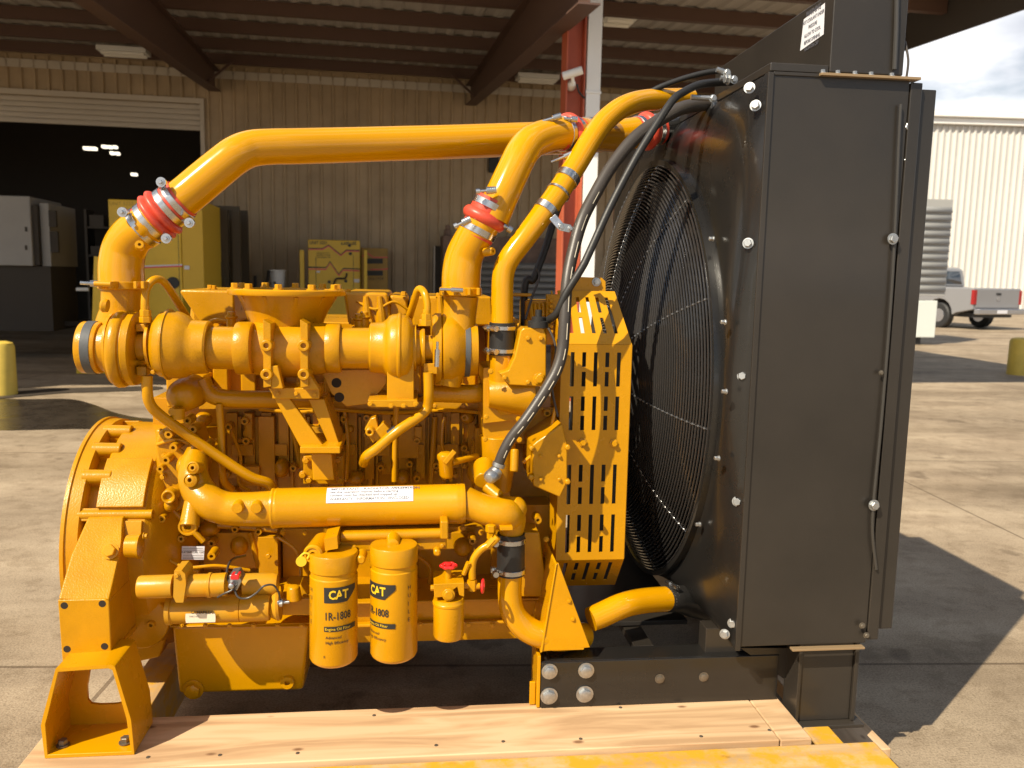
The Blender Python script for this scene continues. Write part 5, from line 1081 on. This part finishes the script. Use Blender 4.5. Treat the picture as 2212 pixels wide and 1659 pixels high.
m = M(); tpx(m, [(721, 614, -1.63), (727, 602, -1.66), (745, 601, -1.66), (749, 590, -1.66)], 2, 8, fr=BF); m.build('cable', rub, o); m = M(); bpxl(m, 765, 603, 776, 610, yy - .003, yy, BF); m.build('sticker', lab, o); m = M(); bpxl(m, 684, 585, 691, 589, yy - .003, yy, BF); m.build('sticker', lab, o)
for x, y in ((711, 609), (747, 607), (757, 548), (755, 530)): M().rev(BF.y(x, y, yy), TS, [(0, .03), (.01, .03)], 12).build('vent_hole', inkb, o)
base_shift(o, (a.x + .5, -1.6, 0))
for x0, x1, lb in ((647, 656, 'narrow yellow post standing left of the striped generator'), (786, 793, 'narrow yellow post standing right of the striped generator')):
    p_, r_ = BF.y(x0, 540, -1.8), BF.y(x1, 540, -1.8); m = M(); m.box((0, 0, 0), (r_.x - p_.x, .15, p_.z)); m.box((-.05, -.05, 0), (r_.x - p_.x + .05, .2, .05)); oo = m.build('guard_post', yeln, None, .006); oo.location = BO + BF.fw @ Vector((p_.x, -1.8, 0)); oo.rotation_euler = (0, 0, BR); tag(oo, lb, 'post', 'yellow posts beside the generator')
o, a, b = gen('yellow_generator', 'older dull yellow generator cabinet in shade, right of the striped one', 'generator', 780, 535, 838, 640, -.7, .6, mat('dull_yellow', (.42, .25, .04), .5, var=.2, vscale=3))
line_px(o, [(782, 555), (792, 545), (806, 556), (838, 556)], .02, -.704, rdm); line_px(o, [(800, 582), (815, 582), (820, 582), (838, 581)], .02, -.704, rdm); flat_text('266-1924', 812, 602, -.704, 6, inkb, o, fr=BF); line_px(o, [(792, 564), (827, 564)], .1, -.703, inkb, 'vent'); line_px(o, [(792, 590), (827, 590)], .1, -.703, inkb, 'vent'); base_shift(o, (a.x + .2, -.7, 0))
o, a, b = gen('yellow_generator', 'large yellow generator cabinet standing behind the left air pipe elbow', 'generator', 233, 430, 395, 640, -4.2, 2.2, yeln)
flat_text('UNIT 5223', 262, 440, -4.204, 8, mat('faded_ink', (.45, .28, .03), .6), o, fr=BF)
line_px(o, [(234, 578), (394, 572)], .02, -4.204, lab); line_px(o, [(234, 581), (394, 575)], .02, -4.205, rdm)
for x in (386,): line_px(o, [(x, 570), (x + 1, 570)], 1.6, -4.204, inkb, 'door_seam')
M().rev(BF.y(374, 611, -4.204), TS, [(0, .09), (.02, .09)], 20).build('handle', inkb, o); m = M(); bpxl(m, 398, 574, 409, 582, -4.21, -4.2, BF)
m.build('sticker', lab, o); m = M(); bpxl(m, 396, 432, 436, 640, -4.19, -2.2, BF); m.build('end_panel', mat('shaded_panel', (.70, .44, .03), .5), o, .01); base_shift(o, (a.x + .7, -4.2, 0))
# A-frame stands and rack
for pts, lb in ((((205, 700), (218, 555)), 'yellow steel post leaning beside the white trailer'),):
    m = M(); a_, b_ = BF.y(*pts[0], -5.2), BF.y(*pts[1], -5.2); m.obox((a_.x, -5.2, 0), b_, .14, .14); m.obox((a_.x - .25, -5.2, .04), (a_.x + .25, -5.2, .04), .14, .08); oo = m.build('steel_post', yeln, None, .004); oo.location = BO; oo.rotation_euler = (0, 0, BR); tag(oo, lb, 'post')
rk = thing('equipment_rack', 'tall dark steel mast frame between the large yellow generator and the wall', 'rack', BO, BR)
rkm = mat('rack_yellow', (.055, .036, .012), .5)
P0 = BF.y(434, 452, -2.6); P1 = BF.y(508, 466, -2.6); m = M()
for xx in (P0.x, P0.x + .3, P1.x - .06):
    for dy in (0, 1.0): m.box((xx, -2.6 + dy, 0), (xx + .13, -2.47 + dy, P0.z))
m.build('upright', rkm, rk)
m = M(); m.box((P0.x + .001, -2.599, P0.z + .001), (P1.x + .07, -2.53, P0.z + .07)); m.box((P0.x + .001, -1.6, P0.z + .001), (P1.x + .07, -1.53, P0.z + .07)); m.box((P0.x, -2.5, .5), (P1.x, -1.6, .56)); m.box((P0.x + .14, -2.56, P0.z - .45), (P0.x + .29, -2.5, P0.z - .02)); m.box((P0.x + .14, -2.56, .6), (P0.x + .29, -2.5, 1.3)); m.obox((P0.x + .1, -2.62, P0.z), (P1.x, -2.62, .3), .05, .05); m.build('rail', rkm, rk); base_shift(rk, (P0.x, -2.6, 0))
m = M(); c = BF.y(600, 583, -1.4); m.rev((0, 0, 0), UP, [(0, .12), (.3, .14), (.31, .15), (.33, .15), (.335, .13)], 24); oo = m.build('plastic_bucket', whtm); oo.location = BO + BF.fw @ Vector((c.x, -1.4, c.z - .33)); tag(oo, 'white plastic bucket standing on the workbench by the wall', 'bucket')
m = M(); zc = c.z - .335; m.box((c.x - 1.3, -1.9, zc - .05), (c.x + .6, -.9, zc)); 
for dx in (-1.25, .5): 
    for dy in (-1.85, -1.0): m.box((c.x + dx, dy, 0), (c.x + dx + .06, dy + .06, zc - .051))
for k in range(7): xx = c.x - 1.2 + k * .2; m.tube([(xx, -1.5, zc), (xx + .05 * (k % 3 - 1), -1.5, zc + .12 + .1 * (k % 3))], .03, 8)
oo = m.build('workbench', mat('bench_dark', (.03, .022, .015), .7)); oo.location = BO; oo.rotation_euler = (0, 0, BR); tag(oo, 'dark workbench cluttered with short parts along the wall', 'workbench')
# louvred grey unit and rusty box, cabinet
rust = mat('rusty_paint', (.24, .15, .11), .7, var=.5, vscale=5)
o, a, b = gen('louvred_unit', 'grey louvred generator unit behind the bent yellow pipes', 'generator', 1020, 575, 1255, 690, -1.8, 1.2, mat('louvre_grey', (.22, .21, .20), .5))
for k in range(12):
    z_ = .3 + k * .12; m = M(); m.add([(a.x + .05, -1.802, z_ + .1), (b.x - .05, -1.802, z_ + .1), (b.x - .05, -1.87, z_), (a.x + .05, -1.87, z_)], [(0, 1, 2, 3)]); m.build('louvre', MATS['louvre_grey'], o, solid=.006)
base_shift(o, (a.x + 1, -1.8, 0))
o, a, b = gen('rusty_box', 'weathered pinkish brown steel box above the louvred unit', 'box', 957, 508, 1250, 576, -1.0, .6, rust)
m = M(); m.rev(BF.y(967, 508, -.7), UP, [(0, .08), (.1, .08), (.12, .05), (.2, .05)], 14); m.build('cap', rust, o); base_shift(o, (a.x + 1, -1, 0))
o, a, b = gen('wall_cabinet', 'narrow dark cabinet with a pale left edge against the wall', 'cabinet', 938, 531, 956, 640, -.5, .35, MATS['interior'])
m = M(); bpxl(m, 936, 531, 940, 640, -.52, -.505, BF); m.build('edge_trim', wallw, o); base_shift(o, (a.x, -.5, 0))
m = M(); bpxl(m, 1056, 336, 1078, 372, -.12, -.05, BF); p = BF.y(1066, 372, -.1); oo = m.build('wall_sign', inkb, None, .004); oo.location = BO; oo.rotation_euler = (0, 0, BR); tag(oo, 'small black sign on the wall under the long air pipe', 'sign')
# white trailer generator on the far left
wt = thing('white_generator', 'white enclosed generator on a dark trailer in the workshop doorway', 'generator', BO, BR)
YW = -3.4
a, b = BF.y(-160, 420, YW), BF.y(72, 575, YW); c = BF.y(133, 575, YW + .6)
whd = mat('white_enclosure', (.34, .32, .29), .5, var=.15, vscale=1)
m = M(); m.box((a.x, YW, b.z), (b.x, YW + 1.4, BF.y(72, 424, YW).z)); m.build('enclosure', whd, wt, .02)
m = M(); zz = BF.y(130, 440, YW + .2).z; m.box((b.x + .08, YW + .15, b.z), (c.x, YW + 1.4, zz)); m.build('door_end', whd, wt, .01)
m = M(); m.box((b.x + .001, YW + .05, b.z + .02), (b.x + .079, YW + 1.3, zz - .05)); 
for x0, y0, x1, y1 in ((106, 455, 120, 490), (110, 500, 124, 545), (78, 470, 84, 492), (54, 490, 58, 500), (54, 530, 58, 540)):
    bpxl(m, x0, y0, x1, y1, (YW + .14 if x0 > 74 else YW - .01), YW + .2 if x0 > 74 else YW + .03, BF)
m.build('vent_grille', MATS['interior'], wt)
m = M(); m.box((a.x, YW + .1, .45), (c.x, YW + 1.3, b.z - .002)); m.box((c.x, YW + .6, .5), (c.x + 1.0, YW + .7, .58)); m.build('trailer_frame', MATS['interior'], wt)
for xx in (b.x - 1.7,): M().rev((xx, YW + .0, .36), (0, 1, 0), [(0, .2), (0, .33), (.03, .36), (.2, .36), (.22, .33)], 28).build('wheel', rub, wt)
M().tube([BF.y(165, 625, YW), BF.y(192, 625, YW)], .03, 10).build('jack_handle', whtm, wt)
base_shift(wt, (b.x, YW, 0))
# ------------------------------------------------------------------ right side: white shed, louvred generator, pickup, bollards
VF = Frame((0, 46, 0), 3.0)
vb_ = thing('white_warehouse', 'tall white corrugated metal warehouse beyond the yard', 'building', VF.o, R(3))
whs = mat('white_siding', (.60, .585, .55), .45, var=.06, vscale=.3)
zt7 = VF.y(2100, 243, 0).z
x0 = VF.y(1700, 500, 0).x; x1 = VF.y(2900, 500, 0).x
m = M(); m.box((x0, 0, 0), (x1, 22, zt7 - .6)); x = x0
while x < x1: m.add([(x, -.001, .1), (x + .06, -.09, .1), (x + .14, -.09, .1), (x + .2, -.001, .1), (x, -.001, zt7 - .75), (x + .06, -.09, zt7 - .75), (x + .14, -.09, zt7 - .75), (x + .2, -.001, zt7 - .75)], [(0, 1, 5, 4), (1, 2, 6, 5), (2, 3, 7, 6)]); x += .36
m.build('wall', whs, vb_, smooth=0)
m = M(); m.box((x0 - .2, -.5, zt7 - .35), (x1, -.101, zt7)); m.box((x0 - .2, -.3, zt7 - .7), (x1, -.1, zt7 - .36)); m.build('gutter', whtm, vb_, .05)
m = M(); m.add([(x0 - .2, -.5, zt7 + .005), (x1, -.5, zt7 + .005), (x1, 11, zt7 + .7), (x0 - .2, 11, zt7 + .7), (x1, 22, zt7), (x0 - .2, 22, zt7)], [(0, 1, 2, 3), (3, 2, 4, 5)]); m.build('roof', whtm, vb_, smooth=0); base_shift(vb_, (x0, 0, 0))
GF = Frame((0, 19, 0), 6.0)
gr = thing('louvred_generator', 'grey louvred generator enclosure standing on a white fuel tank near the pickup', 'generator', GF.o, R(6))
gm = mat('louvre_light', (.34, .34, .33), .5)
a, b = GF.y(1880, 425, 0), GF.y(2044, 640, 0)
m = M(); m.box((a.x, .05, b.z), (b.x, 1.6, a.z)); m.build('enclosure', gm, gr, .01)
n_ = 11
for k in range(n_):
    z1_ = a.z - .18 - (a.z - b.z - .25) * k / n_; m = M(); hh = (a.z - b.z - .25) / n_
    m.add([(a.x + .03, .045, z1_), (b.x - .02, .045, z1_), (b.x - .02, .0, z1_ - hh * .7), (a.x + .03, .0, z1_ - hh * .7)], [(0, 1, 2, 3)]); m.build('louvre', gm, gr, solid=.006)
m = M(); c, d = GF.y(1930, 648, .1), GF.y(2021, 710, .1); m.box((c.x, .1, .18), (d.x, 1.4, c.z)); m.build('fuel_tank', mat('tank_white', (.62, .66, .63), .5), gr, .02)
m = M(); m.box((c.x, .2, 0), (d.x - .3, 1.3, .179)); m.build('skid_base', rub, gr); base_shift(gr, (b.x - .6, 0, 0))
# pickup truck
def pickup():
    c0 = WF.z(2103, 706, 0); dep = 27.0; c0 = WF.y(2103, 640, dep)
    f = Vector((-.351, .936, 0)); rt = Vector((.936, .351, 0))
    ang = math.atan2(rt.y, rt.x)
    o = thing('pickup_truck', 'white pickup truck parked with its tailgate towards the yard', 'pickup truck', (c0.x, c0.y, 0), ang)
    # local: +x to the truck's right, +y forward, origin rear left corner
    paint = mat('truck_white', (.22, .22, .23), .3, coat=.5); gl = mat('truck_glass', (.05, .06, .07), .08); bk = mat('truck_black', (.02, .02, .02), .6); chrome = mat('chrome', (.5, .5, .52), .25, metal=.9)
    W_ = 2.0
    def side(pts, x0, x1, mt, nm, bev=.03, par=None): return M().prism([(x0, a, b) for a, b in pts], (x1 - x0, 0, 0)).build(nm, mt, par or o, bev)
    wa = lambda cy: [(cy + .5 * cos(a), .42 + .5 * sin(a)) for a in [pi * k / 8 for k in range(9)]]
    prof = [(.0, .62), (.0, 1.28), (1.95, 1.28), (1.98, 1.30), (4.1, 1.22), (5.55, 1.10), (5.75, .95), (5.75, .5)] + [(4.75 + .5 * cos(a), .42 + .5 * sin(a)) for a in [pi * k / 8 for k in range(9)]] + [(1.25 + .5 * cos(a), .42 + .5 * sin(a)) for a in [pi * k / 8 for k in range(9)]] + [(.6, .5)]
    side(prof, 0, W_, paint, 'body')
    side([(1.98, 1.301), (2.12, 1.86), (2.35, 1.94), (3.3, 1.92), (4.2, 1.26)], .1, W_ - .1, paint, 'cab', .06)
    M().add([(.25, 2.0 + .01, 1.38), (W_ - .25, 2.01, 1.38), (W_ - .32, 2.085, 1.80), (.32, 2.085, 1.80)], [(0, 1, 2, 3)]).build('rear_window', gl, o, solid=.03)
    M().add([(.085, 2.2, 1.34), (.085, 3.95, 1.34), (.1, 3.35, 1.82), (.1, 2.3, 1.84)], [(0, 1, 2, 3)]).build('side_window', gl, o, solid=.03)
    M().box((.1, -.03, .68), (W_ - .1, -.002, 1.25)).build('tailgate', paint, o, .015); M().box((.9, -.045, 1.08), (1.1, -.031, 1.14)).build('tailgate_handle', bk, o)
    M().rev((1.0, -.031, .95), (0, -1, 0), [(0, .07), (.01, .07)], 20).build('emblem', chrome, o)
    for x in (-.01, W_ - .11): M().box((x, -.035, .78), (x + .12, .08, 1.22)).build('tail_light', mat('tail_red', (.30, .012, .012), .2) if 'tail_red' not in MATS else MATS['tail_red'], o, .01)
    m = M(); m.box((.02, -.22, .48), (W_ - .02, -.03, .66)); m.build('bumper', chrome, o, .03); M().box((.8, -.23, .52), (1.2, -.221, .62)).build('number_plate', lab, o)
    m = M(); m.box((.2, .1, .38), (W_ - .2, 5.4, .52)); m.build('chassis', bk, o)
    for x in (.0, W_ - .26):
        for y in (1.25, 4.75):
            wl_ = M().rev((x, y, .40), (1, 0, 0), [(0, .2), (0, .36), (.03, .40), (.23, .40), (.26, .36), (.26, .2)], 32).build('wheel', bk, o)
            M().rev((x - .005, y, .40), (1, 0, 0), [(0, .21), (.02, .22), (.05, .12)], 20).build('rim', chrome, wl_)
    return o
pk = pickup(); pk.scale = (1.05, 1.05, 1.06)
bolm = mat('bollard_yellow', (.70, .50, .08), .6, var=.2, vscale=5)
for px, py, h, rr_, lb in ((-12, 857, .62, .155, 'rounded yellow concrete bollard at the left edge of the yard'), (2216, 812, .62, .19, 'rounded yellow concrete bollard at the right edge near the pickup')):
    p = WF.z(px, py, 0); oo = M().rev((0, 0, 0), UP, [(0, rr_), (h * .9, rr_ * .97), (h * .97, rr_ * .85), (h, rr_ * .5)], 28).build('concrete_bollard', bolm); oo.location = (p.x, p.y + rr_, 0); tag(oo, lb, 'bollard', 'yellow concrete bollards')
